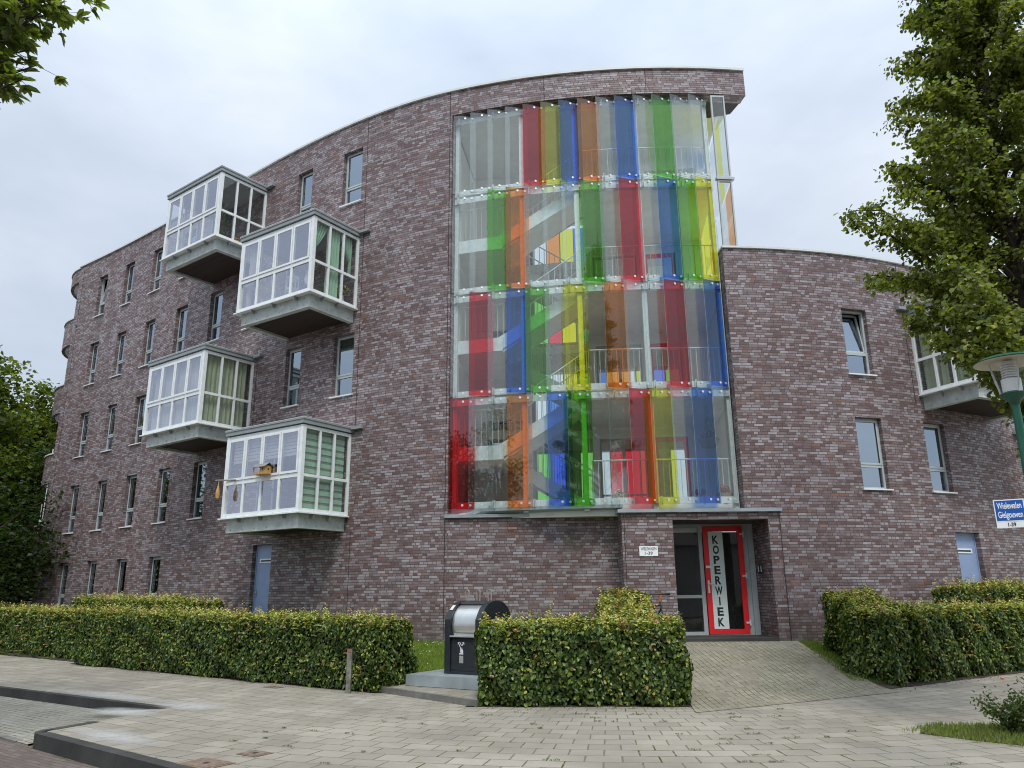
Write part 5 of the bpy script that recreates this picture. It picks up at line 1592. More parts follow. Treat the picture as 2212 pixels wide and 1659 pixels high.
        for k in range(m):
            u, w = g.random(), g.random() * 2 - 1
            if w * w > .2 and g.random() < .25: w = math.copysign(1 - .1 * g.random(), w)
            b0 = p + d * u * ln + nr * w * hw * .96; z0 = zt0 + (zt1 - zt0) * u - .03
            h = .05 + .18 * g.random() ** 1.8
            if g.random() < .05: h += .10
            lean = g.normal(0, .3, 2)
            nl = 4 + int(h * 32)
            tone = g.random()
            for i in range(nl):
                f = (i + .6) / nl
                c = np.array([b0[0] + lean[0] * h * f, b0[1] + lean[1] * h * f, z0 + h * f]); a = i * 2.4 + u * 40
                ax = np.array([math.cos(a), math.sin(a), .45 + .3 * g.normal()])
                if skip is not None and skip(c[None])[0]: continue
                P.append((c + ax * .022)[None]); Nn.append((np.array([0, 0, 1.]) + .5 * g.normal(size=3))[None]); Dd.append(ax[None])
                tt = blend((.32, .37, .06), (.62, .57, .20), np.array([min(1, f + .2 * g.normal())]))
                if tone > .80: tt = blend((.36, .21, .10), (.46, .30, .17), np.array([f]))
                elif tone < .25: tt = blend((.08, .15, .025), (.22, .27, .06), np.array([f]))
                T.append(tt); Sz.append(np.array([L * (.85 - .35 * f)]))
        ins = .13
        A = p + d * ins; Bq = q - d * ins
        c4 = [A + nr * (hw - ins), Bq + nr * (hw - ins), Bq - nr * (hw - ins), A - nr * (hw - ins)]
        f0 = lambda xy, zz=(zb0, zb1), A=p, dd=d, l=ln: zz[0] + (zz[1] - zz[0]) * (np.dot(np.array(xy) - A, dd) / l)
        f1 = lambda xy, zz=(zt0, zt1), A=p, dd=d, l=ln: zz[0] + (zz[1] - zz[0]) * (np.dot(np.array(xy) - A, dd) / l) - .12
        core.prism([tuple(x) for x in c4], lambda xy, f0=f0: f0(xy) + .10, f1)
        for k in range(int(ln / .28)):     # stems at the foot
            x = p + d * (k + .5) * .28 + nr * g.normal(0, hw * .3)
            core.tube([(x[0], x[1], zb0 + (zb1 - zb0) * k * .28 / ln - .06), (x[0] + g.normal(0, .03), x[1] + g.normal(0, .03), zb0 + .3)], .013, 5)
    core.build('twigs', 'twig', root)
    P, Nn, Dd, T, Sz = map(np.concatenate, (P, Nn, Dd, T, Sz))
    Sz = Sz * 1.22
    leaf_mesh('foliage', P, Nn, Dd, Sz, Sz * .68, T, 'leaf', root, .16, 'oval')
    return root


def off(a, b, w):
    a, b = Vector((*a, 0)), Vector((*b, 0)); d = (b - a).normalized(); n = Vector((-d.y, d.x, 0)) * w
    return (a + n)[:2], (b + n)[:2]


def zz_(p, q, t0, t1): return (slope(*p) + .0, slope(*q) + .0, t0, t1)


fa, fb_ = (-10.75, 19.85), (-2.32, 13.66)
p, q = off(fa, fb_, .47); postx = Vector((-2.79, 13.86, 0))
nearpost = lambda P: (np.hypot(P[:, 0] - postx.x + .03, P[:, 1] - postx.y + .05) < .13) & (P[:, 2] < .80)
hedge('long clipped beech hedge along the pavement left of the refuse container', [dict(p=p, q=q, hw=.46, z=(.03, .03, 1.24, 1.13))], 1, 1500, skip=nearpost)
p, q = off((-22, 28.4), (-11.5, 20.72), .78)
hedge('far clipped hedge at the left edge, set back behind the long one', [dict(p=p, q=q, hw=.46, z=(.03, .03, 1.30, 1.20))], 2, 800, .065)
hedge('small hedge behind the long left hedge, in front of the ground floor windows', [dict(p=(-12.2, 22.9), q=(-7.35, 19.15), hw=.45, z=(.30, .30, 1.56, 1.44))], 3, 800, .06)
p, q = off((-.53, 12.02), (2.50, 11.82), .5)
hedge('clipped hedge between the refuse container and the entrance path', [dict(p=p, q=q, hw=.5, z=(.03, .03, 1.12, 1.14), noend=()),
      dict(p=(1.80, 12.6), q=(2.08, 15.2), hw=.46, z=(.05, .36, 1.10, 1.56), noend=(-1,))], 4, 1700, .057)
p, q = off((6.42, 13.86), (13.5, 18.45), .48)
hedge('clipped hedge right of the entrance path, bent round its corner', [dict(p=p, q=q, hw=.48, z=(.03, .03, 1.18, 1.26)),
      dict(p=(6.62, 14.2), q=(6.80, 16.35), hw=.50, z=(.08, .42, 1.19, 1.55), noend=(-1,))], 5, 1600, .058)
hedge('short hedge in front of the blue door of the low wing', [dict(p=(9.25, 16.95), q=(13.5, 19.2), hw=.42, z=(.38, .4, 1.62, 1.66))], 6, 1000, .058)

# old post in the long hedge
po_ = empty('wooden_post', 'weathered grey post with a red tag standing in the long hedge', 'post', None, (postx.x, postx.y, 0))
mb = MB(); mb.bx(postx.x - .045, postx.x + .035, postx.y - .10, postx.y - .02, -.02, .70); mb.build('shaft', 'post', po_, bevel=.008)
mb = MB(); mb.bx(postx.x - .03, postx.x + .022, postx.y - .1065, postx.y - .1005, .655, .675); mb.build('tag', 'red', po_)

# ---- grass blades on the visible lawn
def blades(name, poly, n, h, seed, tints, zf, kind='stuff'):
    g = np.random.default_rng(seed); xs_ = [p[0] for p in poly]; ys_ = [p[1] for p in poly]; out = []
    def ins(x, y):
        c = False; j = len(poly) - 1
        for i in range(len(poly)):
            if (poly[i][1] > y) != (poly[j][1] > y) and x < (poly[j][0] - poly[i][0]) * (y - poly[i][1]) / (poly[j][1] - poly[i][1]) + poly[i][0]: c = not c
            j = i
        return c
    while len(out) < n:
        x, y = g.uniform(min(xs_), max(xs_)), g.uniform(min(ys_), max(ys_))
        if ins(x, y): out.append((x, y))
    out = np.array(out); hh = h * (.5 + .9 * g.random(n))
    gx = np.linspace(min(xs_), max(xs_), 12); gy = np.linspace(min(ys_), max(ys_), 12)
    zg = np.array([[zf(a, b) for b in gy] for a in gx])
    i = np.clip(((out[:, 0] - gx[0]) / (gx[-1] - gx[0]) * 11), 0, 10.999); j = np.clip(((out[:, 1] - gy[0]) / (gy[-1] - gy[0]) * 11), 0, 10.999)
    i0, j0 = i.astype(int), j.astype(int); fi, fj = i - i0, j - j0
    z = zg[i0, j0] * (1 - fi) * (1 - fj) + zg[i0 + 1, j0] * fi * (1 - fj) + zg[i0, j0 + 1] * (1 - fi) * fj + zg[i0 + 1, j0 + 1] * fi * fj
    ax = np.c_[g.normal(0, .35, (n, 2)), np.ones(n)]
    tint = blend(tints[0], tints[1], g.random(n))
    yel = g.random(n) < .1; tint[yel] = np.array([.26, .24, .10])
    o = leaf_mesh(name, np.c_[out, z + hh * .42], g.normal(size=(n, 3)) * [1, 1, .1], ax, hh, .007 + .004 * g.random(n), tint, 'grass', None)
    if kind: o['kind'] = kind
    return o


blades('grass', [(-3.4, 15.2), (-1.9, 14.2), (-.3, 14.2), (1.2, 16.2), (-1.2, 18.0), (-3.2, 18.7)], 26000, .06, 31, ((.09, .16, .015), (.24, .32, .05)), slope)
blades('grass', [(5.75, 14.0), (6.5, 14.0), (6.9, 17.0), (5.95, 16.95)], 8000, .06, 32, ((.09, .16, .015), (.24, .32, .05)), slope)
# daisies
g = np.random.default_rng(9)
n = 60; a = g.random(n) ** .5; xy = np.c_[-3.1 + 2.4 * g.random(n), 17.9 - 2.6 * (1 - a)]
mb_pos = np.array([(x, y, slope(x, y) + .055) for x, y in xy])
o = leaf_mesh('daisies', mb_pos, np.tile([0, -.3, 1.], (n, 1)) + .3 * g.normal(size=(n, 3)), g.normal(size=(n, 3)), .03 * np.ones(n), .03 * np.ones(n), np.tile([.75, .75, .7], (n, 1)), 'petal'); o['kind'] = 'stuff'

# ---- verge with shrub at the lower right
VG = [(4.62, 9.55), (5.0, 9.95), (5.9, 9.9), (7.0, 10.6), (9.5, 12.0), (9.3, 9.0), (7.0, 7.9), (5.8, 8.35), (5.0, 9.1)]
o = sheet('verge', VG, .008, 'dirt')
vz = lambda x, y: .01
blades('grass', VG[:3] + [(7.0, 10.1), (7.2, 8.4), (6.6, 7.9), (5.8, 8.4), (5.0, 9.1)], 7000, .06, 33, ((.09, .14, .02), (.26, .31, .07)), vz)
blades('grass', [(4.45, 9.6), (5.0, 10.08), (6.0, 10.05), (6.9, 10.55), (6.9, 10.2), (5.9, 9.75), (5.1, 9.6)], 1100, .05, 34, ((.09, .14, .02), (.26, .31, .07)), vz)
blades('grass', [(4.5, 9.55), (4.9, 9.0), (5.7, 8.22), (6.9, 7.75), (6.9, 8.1), (5.8, 8.5), (5.0, 9.2)], 1300, .05, 35, ((.09, .14, .02), (.26, .31, .07)), vz)
def shrub(c, r, h, n, seed, label):
    g = np.random.default_rng(seed); root = empty('rose_shrub', label, 'shrub', 'shrubs in the grass verge', c)
    mb = MB(); P = []
    for k in range(26):
        a = g.random() * 2 * PI; l = r * (.5 + .5 * g.random()); hh = h * (.55 + .5 * g.random())
        e = Vector(c) + Vector((math.cos(a) * l, math.sin(a) * l, hh)); m = Vector(c) + Vector((math.cos(a) * l * .35, math.sin(a) * l * .35, hh * .65))
        mb.tube([c, m, e], [.008, .006, .003], 5)
        for i in range(n // 26):
            f = .25 + .75 * g.random(); q = Vector(c).lerp(m, f * 2) if f < .5 else m.lerp(e, f * 2 - 1)
            P.append(np.array(q) + g.normal(0, .045, 3))
    mb.build('stem', 'bark', root)
    P = np.array(P); k = len(P); tint = blend((.035, .07, .015), (.10, .15, .03), g.random(k)); rd = g.random(k) < .05; tint[rd] = (.12, .05, .03)
    leaf_mesh('foliage', P, g.normal(size=(k, 3)) + [0, 0, .9], g.normal(size=(k, 3)), .042 * (.6 + .7 * g.random(k)), .026 * (.6 + .7 * g.random(k)), tint, 'leaf', root, .15, 'oval')
shrub((5.62, 9.45, 0), .42, .42, 1300, 51, 'low rose shrub in the grass verge beside the pavement corner')
shrub((6.15, 9.2, 0), .50, .62, 1500, 52, 'taller rose shrub at the right edge of the grass verge')

# weeds in the joints of the slabs
g = np.random.default_rng(77); P = []
for k in range(46):
    x, y = g.uniform(-3.2, 4.4), g.uniform(7.7, 11.6)
    th_ = math.atan2(x - 2.35, -(y - 20.1)); r_ = round(math.hypot(x - 2.35, y - 20.1) / .3) * .3
    L_ = g.uniform(.04, .22)
    for i in range(int(14 + 90 * L_)):
        t_ = th_ + (g.random() - .5) * L_ / r_
        P.append((2.35 + r_ * math.sin(t_) + g.normal(0, .006), 20.1 - r_ * math.cos(t_) + g.normal(0, .006), .006 + .012 * g.random()))
P = np.array(P); n = len(P)
o = leaf_mesh('weeds', P, g.normal(0, .5, (n, 3)) + [0, 0, .8], g.normal(0, 1, (n, 3)), .022 * (.5 + g.random(n)), .009 * (.6 + .8 * g.random(n)), blend((.05, .07, .015), (.15, .18, .04), g.random(n)), 'grass'); o['kind'] = 'stuff'
# leaf litter along the hedge feet
P = []
for k in range(420):
    f = g.random(); e = g.random()
    if e < .45: p_ = Vector((-10.5, 19.6, 0)).lerp(Vector((-2.3, 13.55, 0)), f)
    elif e < .7: p_ = Vector((-.6, 11.93, 0)).lerp(Vector((2.5, 11.72, 0)), f)
    else: p_ = Vector((6.2, 13.5, 0)).lerp(Vector((11, 16.6, 0)), f)
    s_q = abs(g.normal(0, .16)); P.append((p_.x + g.normal(0, .03), p_.y - s_q + .06, .014))
P = np.array(P); n = len(P)
o = leaf_mesh('leaf_litter', P, g.normal(0, .25, (n, 3)) + [0, 0, 1], g.normal(0, 1, (n, 3)), .032 * (.5 + g.random(n)), .020 * (.6 + .6 * g.random(n)), blend((.05, .04, .02), (.20, .15, .06), g.random(n)), 'leaf'); o['kind'] = 'stuff'

# iron covers in the pavement
def cover(c, sx, sy, label, name, cat):
    d = dk1; n = Vector((-d.y, d.x, 0)); root = empty(name, label, cat, None, c)
    mb = MB(); mb.box(Vector(c) + ZZ * .004, d * sx, n * sy, ZZ * .004); mb.build('frame', 'rust', root)
    mb = MB(); mb.box(Vector(c) + ZZ * .0095, d * (sx - .03), n * (sy - .03), ZZ * .0012)
    mb.build('lid', 'rust', root)
    mb = MB(); mb.box(Vector(c) + ZZ * .0115, d * .03, n * .03, ZZ * .0006); mb.build('keyhole', 'ink', root)
cover((-3.05, 8.28, 0), .24, .17, 'larger rusty square cover at the kerb in the foreground', 'utility_cover', 'cover')
cover((-2.72, 8.75, 0), .15, .12, 'small brown square cover in the pavement slabs', 'utility_cover', 'cover')
cover((-4.32, 14.72, 0), .18, .09, 'small dark drain cover close to the foot of the long hedge', 'drain_cover', 'cover')
mb = MB(); mb.lathe((8.85, 14.9, .022), [(.001, -.02), (.03, -.012), (.035, 0), (.02, .02), (.001, .024)], 10); o = mb.build('litter_ball', 'orange', smooth=True); tag(o, 'small orange scrap lying on the pavement right of the path', 'litter')

# ================================================================== REFUSE CONTAINER
e_ = Vector((.848, -.53, 0)); i_ = Vector((.53, .848, 0)); BZ = .275
BO = Vector((-1.21, 14.02, 0)); BW, BD = .76, .95
bn = empty('refuse_container', 'black underground refuse container with steel drum on a steel plate', 'refuse container', None, (BO.x, BO.y, BZ))
Bq_ = lambda x, y, z: BO + e_ * x + i_ * y + ZZ * z
def arcz(y): return 1.07 + .40 * math.sqrt(max(0, 1 - ((y - BD * .52) / (BD * .52)) ** 2))
prof = [(0, BZ), (0, 1.16), (.06, 1.25)] + [(y, arcz(y)) for y in np.linspace(.12, BD - .005, 16)] + [(BD, 1.0), (BD, BZ)]
def extr(prf, x0, x1, mb, mi=0):
    A = [Bq_(x0, y, z) for y, z in prf]; Bv = [Bq_(x1, y, z) for y, z in prf]
    mb.quad(A, None, mi); mb.quad(Bv[::-1], None, mi)
    for k in range(len(prf)): mb.quad([A[k], Bv[k], Bv[(k + 1) % len(prf)], A[(k + 1) % len(prf)]], None, mi)
mb = MB(); extr(prof, 0, .115, mb); extr(prof, BW - .115, BW, mb)
mid_ = [(.30, BZ), (.30, arcz(.30) - .02)] + [(y, arcz(y) - .004) for y in np.linspace(.32, BD - .02, 12)] + [(BD - .004, 1.0), (BD - .004, BZ)]
extr(mid_, .1152, BW - .1152, mb)
mb.build('housing', 'black', bn)
mb = MB(); extr([(.03, BZ + .05), (.03, .80), (.07, .86), (.30, .86), (.30, BZ + .05)], .118, BW - .118, mb); extr([(.012, BZ), (.012, BZ + .047), (.3, BZ + .047), (.3, BZ)], .118, BW - .118, mb); pn_ = mb.build('front_door', 'black', bn, bevel=.006)
mb = MB(); n_ = 20; cy, cz, rr = .40, 1.06, .345
for k in range(n_):
    a0, a1 = R_(100 + 115 * k / n_), R_(100 + 115 * (k + 1) / n_)
    mb.quad([Bq_(.122, cy + rr * math.cos(a0), cz + rr * math.sin(a0)), Bq_(.122, cy + rr * math.cos(a1), cz + rr * math.sin(a1)), Bq_(BW - .122, cy + rr * math.cos(a1), cz + rr * math.sin(a1)), Bq_(BW - .122, cy + rr * math.cos(a0), cz + rr * math.sin(a0))])
mb.build('drum', 'steel', bn, smooth=True)
mb = MB(); mb.box(Bq_(BW / 2, .03, .885), e_ * (BW / 2 - .125), i_ * .055, ZZ * .012); mb.box(Bq_(BW / 2, .05, .91), e_ * (BW / 2 - .17), i_ * .01, ZZ * .022); mb.build('drum_lip', 'steel', bn)
for x in (.14, .38, .62):
    mb = MB(); c = Bq_(x, .48, 1.465); pts = [c - e_ * .03]
    for k in range(9):
        a = PI - PI * k / 8; pts.append(c + e_ * .036 * math.cos(a) + ZZ * (.15 + .036 * math.sin(a)))
    pts.append(c + e_ * .03); mb.tube(pts, .012, 6); mb.build('lifting_loop', 'loop', bn)
mb = MB()
c = lambda x, z: Bq_(BW / 2 - .05 + x, .028, z)
def lg(x0, z0, x1, z1, w):
    a, b = c(x0, z0), c(x1, z1); d = (b - a).normalized(); s = d.cross(i_) * w
    mb.quad([a - s, b - s, b + s, a + s])
lg(-.055, .78, -.012, .70, .006); lg(-.02, .785, .008, .735, .006); lg(.055, .78, .02, .73, .006); lg(-.06, .784, -.015, .784, .006); lg(.02, .784, .065, .784, .006)
lg(-.012, .70, -.012, .62, .006); lg(.022, .70, .012, .66, .006); lg(-.06, .784, -.06, .75, .006); lg(.063, .784, .063, .75, .006)
lg(.012, .66, .005, .63, .009); lg(.03, .66, .042, .63, .009); lg(.005, .625, .045, .625, .007); lg(.012, .67, .032, .67, .012); lg(-.035, .60, .05, .60, .008)
mb.build('emblem', 'signwhite', pn_)
mb = MB(); mb.quad([c(-.035, .57), c(.05, .57), c(.05, .45), c(-.035, .45)]); mb.build('sticker', 'greybrick', pn_)
mb = MB(); mb.quad([Bq_(.025, .10, arcz(.10) + .006), Bq_(.09, .10, arcz(.10) + .006), Bq_(.09, .20, arcz(.2) + .006), Bq_(.025, .20, arcz(.2) + .006)]); s_o = mb.build('sticker', 'cream', bn); s_o['label'] = 'pale yellow sticker'
mb = MB(); PO = Vector((-1.86, 13.98, 0)); mb.box(PO + e_ * 1.0 + i_ * 1.0 + ZZ * .183, e_ * 1.0, i_ * 1.0, ZZ * .088); mb.build('steel_plate', 'zinc', bn, bevel=.006)
mb = MB()
for k in range(34):
    for l in range(10):
        p_ = PO + e_ * (.08 + .055 * k) + i_ * (.06 + .10 * l) + ZZ * .2722; a = e_ * .014 + i_ * .014 if (k + l) % 2 else e_ * .014 - i_ * .014; s = a.cross(ZZ).normalized() * .004
        mb.quad([p_ - a, p_ - s, p_ + a, p_ + s])
mb.build('tread_pattern', 'galv', bn)

# ================================================================== BICYCLE behind the middle hedge
by = empty('bicycle', 'dark bicycle with straight handlebar parked behind the middle hedge', 'bicycle', None, (2.95, 16.0, slope(2.95, 16.0)))
zb = slope(2.95, 16.0); bo = Vector((3.02, 15.9, zb)); bd = Vector((-.55, .83, 0)).normalized(); bs = Vector((bd.y, -bd.x, 0))
BP = lambda x, z, y=0: bo + bd * x + bs * y + ZZ * z
for x in (0, 1.05):
    mb = MB(); pts = [BP(x + .33 * math.cos(a), .35 + .33 * math.sin(a)) for a in np.linspace(0, 2 * PI, 25)]; mb.tube(pts, .018, 6, caps=False); w_ = mb.build('wheel', 'tyre', by)
    mb = MB()
    for k in range(14): mb.tube([BP(x, .35), BP(x + .32 * math.cos(k * .449), .35 + .32 * math.sin(k * .449))], .0015, 3)
    mb.tube([BP(x, .35, -.04), BP(x, .35, .04)], .02, 8); mb.build('spokes', 'galv', w_)
mb = MB()
mb.tube([BP(.0, .35), BP(.14, .80), BP(.17, .95)], .017, 8); mb.tube([BP(.15, .82), BP(.50, .32), BP(1.05, .35)], .016, 8); mb.tube([BP(.16, .88), BP(.66, .82)], .015, 8); mb.tube([BP(.50, .32), BP(.70, .90)], .015, 8); mb.tube([BP(.66, .80), BP(1.05, .35)], .012, 8)
mb.build('frame', 'ink', by)
mb = MB(); mb.tube([BP(.17, .95), BP(.16, 1.08)], .02, 8, 1); mb.tube([BP(.24, 1.09, -.32), BP(.18, 1.09, -.12), BP(.15, 1.10, 0), BP(.18, 1.09, .12), BP(.24, 1.09, .32)], .018, 8); hb_ = mb.build('handlebar', ['darksteel', 'orange'], by)
mb = MB(); mb.tube([BP(.26, 1.092, -.36), BP(.21, 1.092, -.21)], .026, 8); mb.tube([BP(.26, 1.092, .36), BP(.21, 1.092, .21)], .026, 8); mb.tube([BP(.13, 1.05, -.2), BP(.10, 1.03, -.30)], .008, 5); mb.tube([BP(.13, 1.05, .2), BP(.10, 1.03, .30)], .008, 5); mb.tube([BP(.14, 1.04, .18), BP(.02, .9, .12), BP(.08, .7, .02)], .004, 5); mb.build('grip', 'ink', hb_)
mb = MB(); mb.box(BP(.74, .95), bd * .12, bs * .06, ZZ * .025); mb.build('saddle', 'ink', by, bevel=.02)

# ================================================================== LAMP POST WITH STREET SIGN
lp = Vector((4.19, 6.24, 0))
lam = empty('street_lamp', 'green street lamp with flat shade and clear glass cup beside the lime tree', 'street lamp', None, lp)
mb = MB(); mb.lathe(lp, [(.06, 0), (.06, .9), (.045, .95), (.036, 2.0), (.032, 3.10)], 16); mb.build('pole', 'green', lam, smooth=True)
HZ = 3.10
mb = MB(); mb.lathe(lp + ZZ * HZ, [(.034, -.03), (.045, 0), (.085, .035), (.10, .065), (.092, .07), (.001, .07)], 20); mb.build('collar', 'green', lam, smooth=True)
mb = MB(); mb.lathe(lp + ZZ * HZ, [(.088, .07), (.115, .16), (.132, .26), (.138, .345)], 28); mb.build('glass_cup', 'lampglass', lam, smooth=True)
mb = MB(); mb.lathe(lp + ZZ * HZ, [(.05, .072), (.072, .08), (.074, .19), (.05, .195)] , 20); bu = mb.build('bulb_holder', 'signwhite', lam, smooth=True)
mb = MB()
for k in range(6): mb.lathe(lp + ZZ * (HZ + .205 + k * .022), [(.045, 0), (.063, .002), (.063, .008), (.045, .010)], 20)
mb.lathe(lp + ZZ * HZ, [(.042, .19), (.042, .345)], 16); mb.build('louvre_ring', 'signwhite', bu, smooth=True)
mb = MB(); mb.lathe(lp + ZZ * HZ, [(.255, .335), (.262, .342), (.20, .372), (.06, .395), (.001, .397)], 40); mb.build('shade', 'green', lam, smooth=True)
mb = MB(); mb.lathe(lp + ZZ * HZ, [(.253, .336), (.19, .352), (.10, .36), (.001, .36)], 40); mb.build('reflector', 'cream', lam, smooth=True)
mb = MB()
for k in range(3):
    a = k * 2.09 + .5; mb.tube([lp + Vector((.088 * math.cos(a), .088 * math.sin(a), HZ + .07)), lp + Vector((.136 * math.cos(a), .136 * math.sin(a), HZ + .345))], .007, 5)
mb.build('cage_bar', 'galv', lam)
vd = Vector((lp.x, lp.y, 0)).normalized(); sx_ = Vector((vd.y, -vd.x, 0))
sgn = empty('street_name_sign', 'blue street name sign fixed to the green lamp post', 'sign', None, lp + ZZ * 2.15)
k_ = .90
SWd = .212
sc = lp - sx_ * (.062 + .1675 + .045 - SWd / 2) - vd * .06 + ZZ * 2.205
mb = MB(); mb.box(sc, sx_ * SWd / 2, vd * .008, ZZ * .098 * k_); mb.build('plate', 'signwhite', sgn, bevel=.004)
mb = MB(); mb.box(sc - vd * .0087, sx_ * (SWd / 2 - .008), vd * .0008, ZZ * .089 * k_); mb.build('blue_field', 'signblue', sgn)
mb = MB(); mb.box(sc - ZZ * .1265 * k_, sx_ * SWd / 2, vd * .008, ZZ * .0265 * k_); mb.build('number_strip', 'signwhite', sgn)
for body, dz in (('Wielewalen', .040), ('Gielgouwen', -.040)):
    text('lettering', body, .080 * k_, sc - vd * .0105 + ZZ * dz * k_, sx_, (0, 0, 1), 'signwhite', sgn, width=.168, ext=.0004, bold=.0011)
text('lettering', '1-39', .046 * k_, sc - vd * .0095 - ZZ * .1265 * k_, sx_, (0, 0, 1), 'ink', sgn, width=.06 * k_, ext=.0004, bold=.001)
mb = MB()
for dz in (.05, -.05): mb.lathe(lp + ZZ * (2.20 + dz), [(.040, -.012), (.046, -.012), (.046, .012), (.040, .012)], 16); mb.box(lp - vd * .045 + ZZ * (2.2 + dz), sx_ * .02, vd * .006, ZZ * .012)
mb.lathe(lp + ZZ * 2.42, [(.040, -.01), (.045, -.01), (.045, .01), (.040, .01)], 16)
mb.build('clamp', 'galv', sgn)

# ================================================================== TREES
def limb_curve(a, b, sag, g, n=6):
    a, b = Vector(a), Vector(b); pts = []
    for k in range(n + 1):
        f = k / n; p = a.lerp(b, f); p.z += sag * math.sin(PI * f) ; p += Vector(g.normal(0, .04 * (b - a).length * .5, 3)) * (1 if 0 < k < n else 0); pts.append(p)
    return pts


def lime_tree(base, H, seed, label, targets):
    g = np.random.default_rng(seed); base = Vector(base)
    root = empty('lime_tree', label, 'tree', None, base)
    tr = MB(); tp = [base + Vector((.05 * math.sin(k), .05 * math.cos(k * 1.3), H * k / 10)) for k in range(11)]
    tr.tube(tp, [.17, .155, .145, .13, .115, .10, .085, .065, .05, .03, .012], 10); tr.build('trunk', 'bark', root)
    br = MB(); P, D = [], []
    def R(z):
        f = (z - 4.6) / (H - 4.6)
        return 1.75 * min(1, (f + .06) / .22) ** .6 * (1 - max(0, f - .2) / .8) ** .85 if 0 <= f < 1 else .2
    ends = [(None, Vector(t)) for t in targets]
    n = 120
    for k in range(n):
        z = 6.0 + (H - 6.5) * ((k + g.random()) / n) ** .95; a = k * 2.39996 + g.normal(0, .2); r = R(z) * (.75 + .35 * g.random())
        ends.append((z, base + Vector((math.cos(a) * r, math.sin(a) * r, z))))
    for z, e in ends:
        zr = (e.z - base.z)
        ex = z is None
        zs = max(2.6, zr - (.5 + .30 * math.hypot(e.x - base.x, e.y - base.y)) * (.7 + .6 * g.random())); zs = min(zs, H - .3)
        s0 = base + Vector((0, 0, zs)); pts = limb_curve(s0, e, .25, g)
        L = (e - s0).length; r0 = .012 + .013 * L
        br.tube(pts, list(np.linspace(r0, .005, len(pts))), 6)
        m = int(12 + 19 * L)
        for i in range(m):
            f = .30 + .70 * (i + g.random()) / m; j = min(len(pts) - 2, int(f * (len(pts) - 1))); q = pts[j].lerp(pts[j + 1], f * (len(pts) - 1) - j)
            dl = Vector(g.normal(0, 1, 3)); dl.z = dl.z * .5 - .1; dl.normalize(); tl = (.16 + .34 * g.random()) * (1.05 - .45 * f) * (.7 if ex else 1)
            t2 = q + dl * tl; t2.z -= .05
            if g.random() < .5: br.tube([q, t2], [.005, .002], 4, caps=False)
            kk = int(7 + 13 * tl / .4)
            for _ in range(kk):
                u = g.random() ** .7; c = q.lerp(t2, u); P.append((c.x + g.normal(0, .05), c.y + g.normal(0, .05), c.z + g.normal(0, .05) - .03)); D.append((dl.x * .5 + g.normal(0, .4), dl.y * .5 + g.normal(0, .4), -.75 + g.normal(0, .35)))
    br.build('limb', 'bark', root)
    P, D = np.array(P), np.array(D); n = len(P)
    out = P - np.array(base); out[:, 2] = 0; out = unit(out)
    nn = out * .5 + g.normal(0, .5, (n, 3)) + [0, 0, .65]
    tint = blend((.075, .11, .018), (.22, .26, .045), g.random(n))
    cl = .5 + .5 * np.sin(P[:, 0] * 3.3 + 2 * np.sin(P[:, 2] * 2.2)) * np.sin(P[:, 1] * 2.9 + P[:, 2] * 2.6)
    yl = g.random(n) < .03 + .22 * cl ** 3; tint[yl] = blend((.22, .25, .045), (.38, .38, .12), g.random(yl.sum()))
    sz = .068 * (.6 + .65 * g.random(n))
    leaf_mesh('crown', P, nn, D, sz, sz * .82, tint, 'leaf_t', root, .12, 'oval')
    print('lime leaves', n)
    return root


tg = [at_r(1822, 462, 10.6), at_r(1846, 455, 10.9), at_r(1872, 593, 10.8), at_r(1905, 600, 10.6), at_r(1910, 357, 11.0), at_r(1919, 249, 11.2), at_r(1975, 146, 11.4), at_r(2010, 60, 11.6), at_r(2035, 8, 11.8), at_r(1955, 680, 10.6), at_r(1975, 650, 10.4), at_r(2012, 735, 10.5),
      at_r(2055, 752, 10.4), at_r(2122, 770, 10.3), at_r(2160, 745, 10.2), at_r(2080, 740, 10.0), at_r(2060, 640, 9.9), at_r(2100, 600, 9.8), at_r(2035, 560, 10.2), at_r(1985, 470, 10.3), at_r(1930, 470, 10.6), at_r(2140, 690, 9.8), at_r(2200, 770, 10.0), at_r(1960, 400, 10.4), at_r(1990, 300, 10.6), at_r(2010, 180, 10.9)]
lime_tree((7.12, 9.98, 0), 14.2, 61, 'tall lime tree with dense green leaves behind the street lamp', tg)


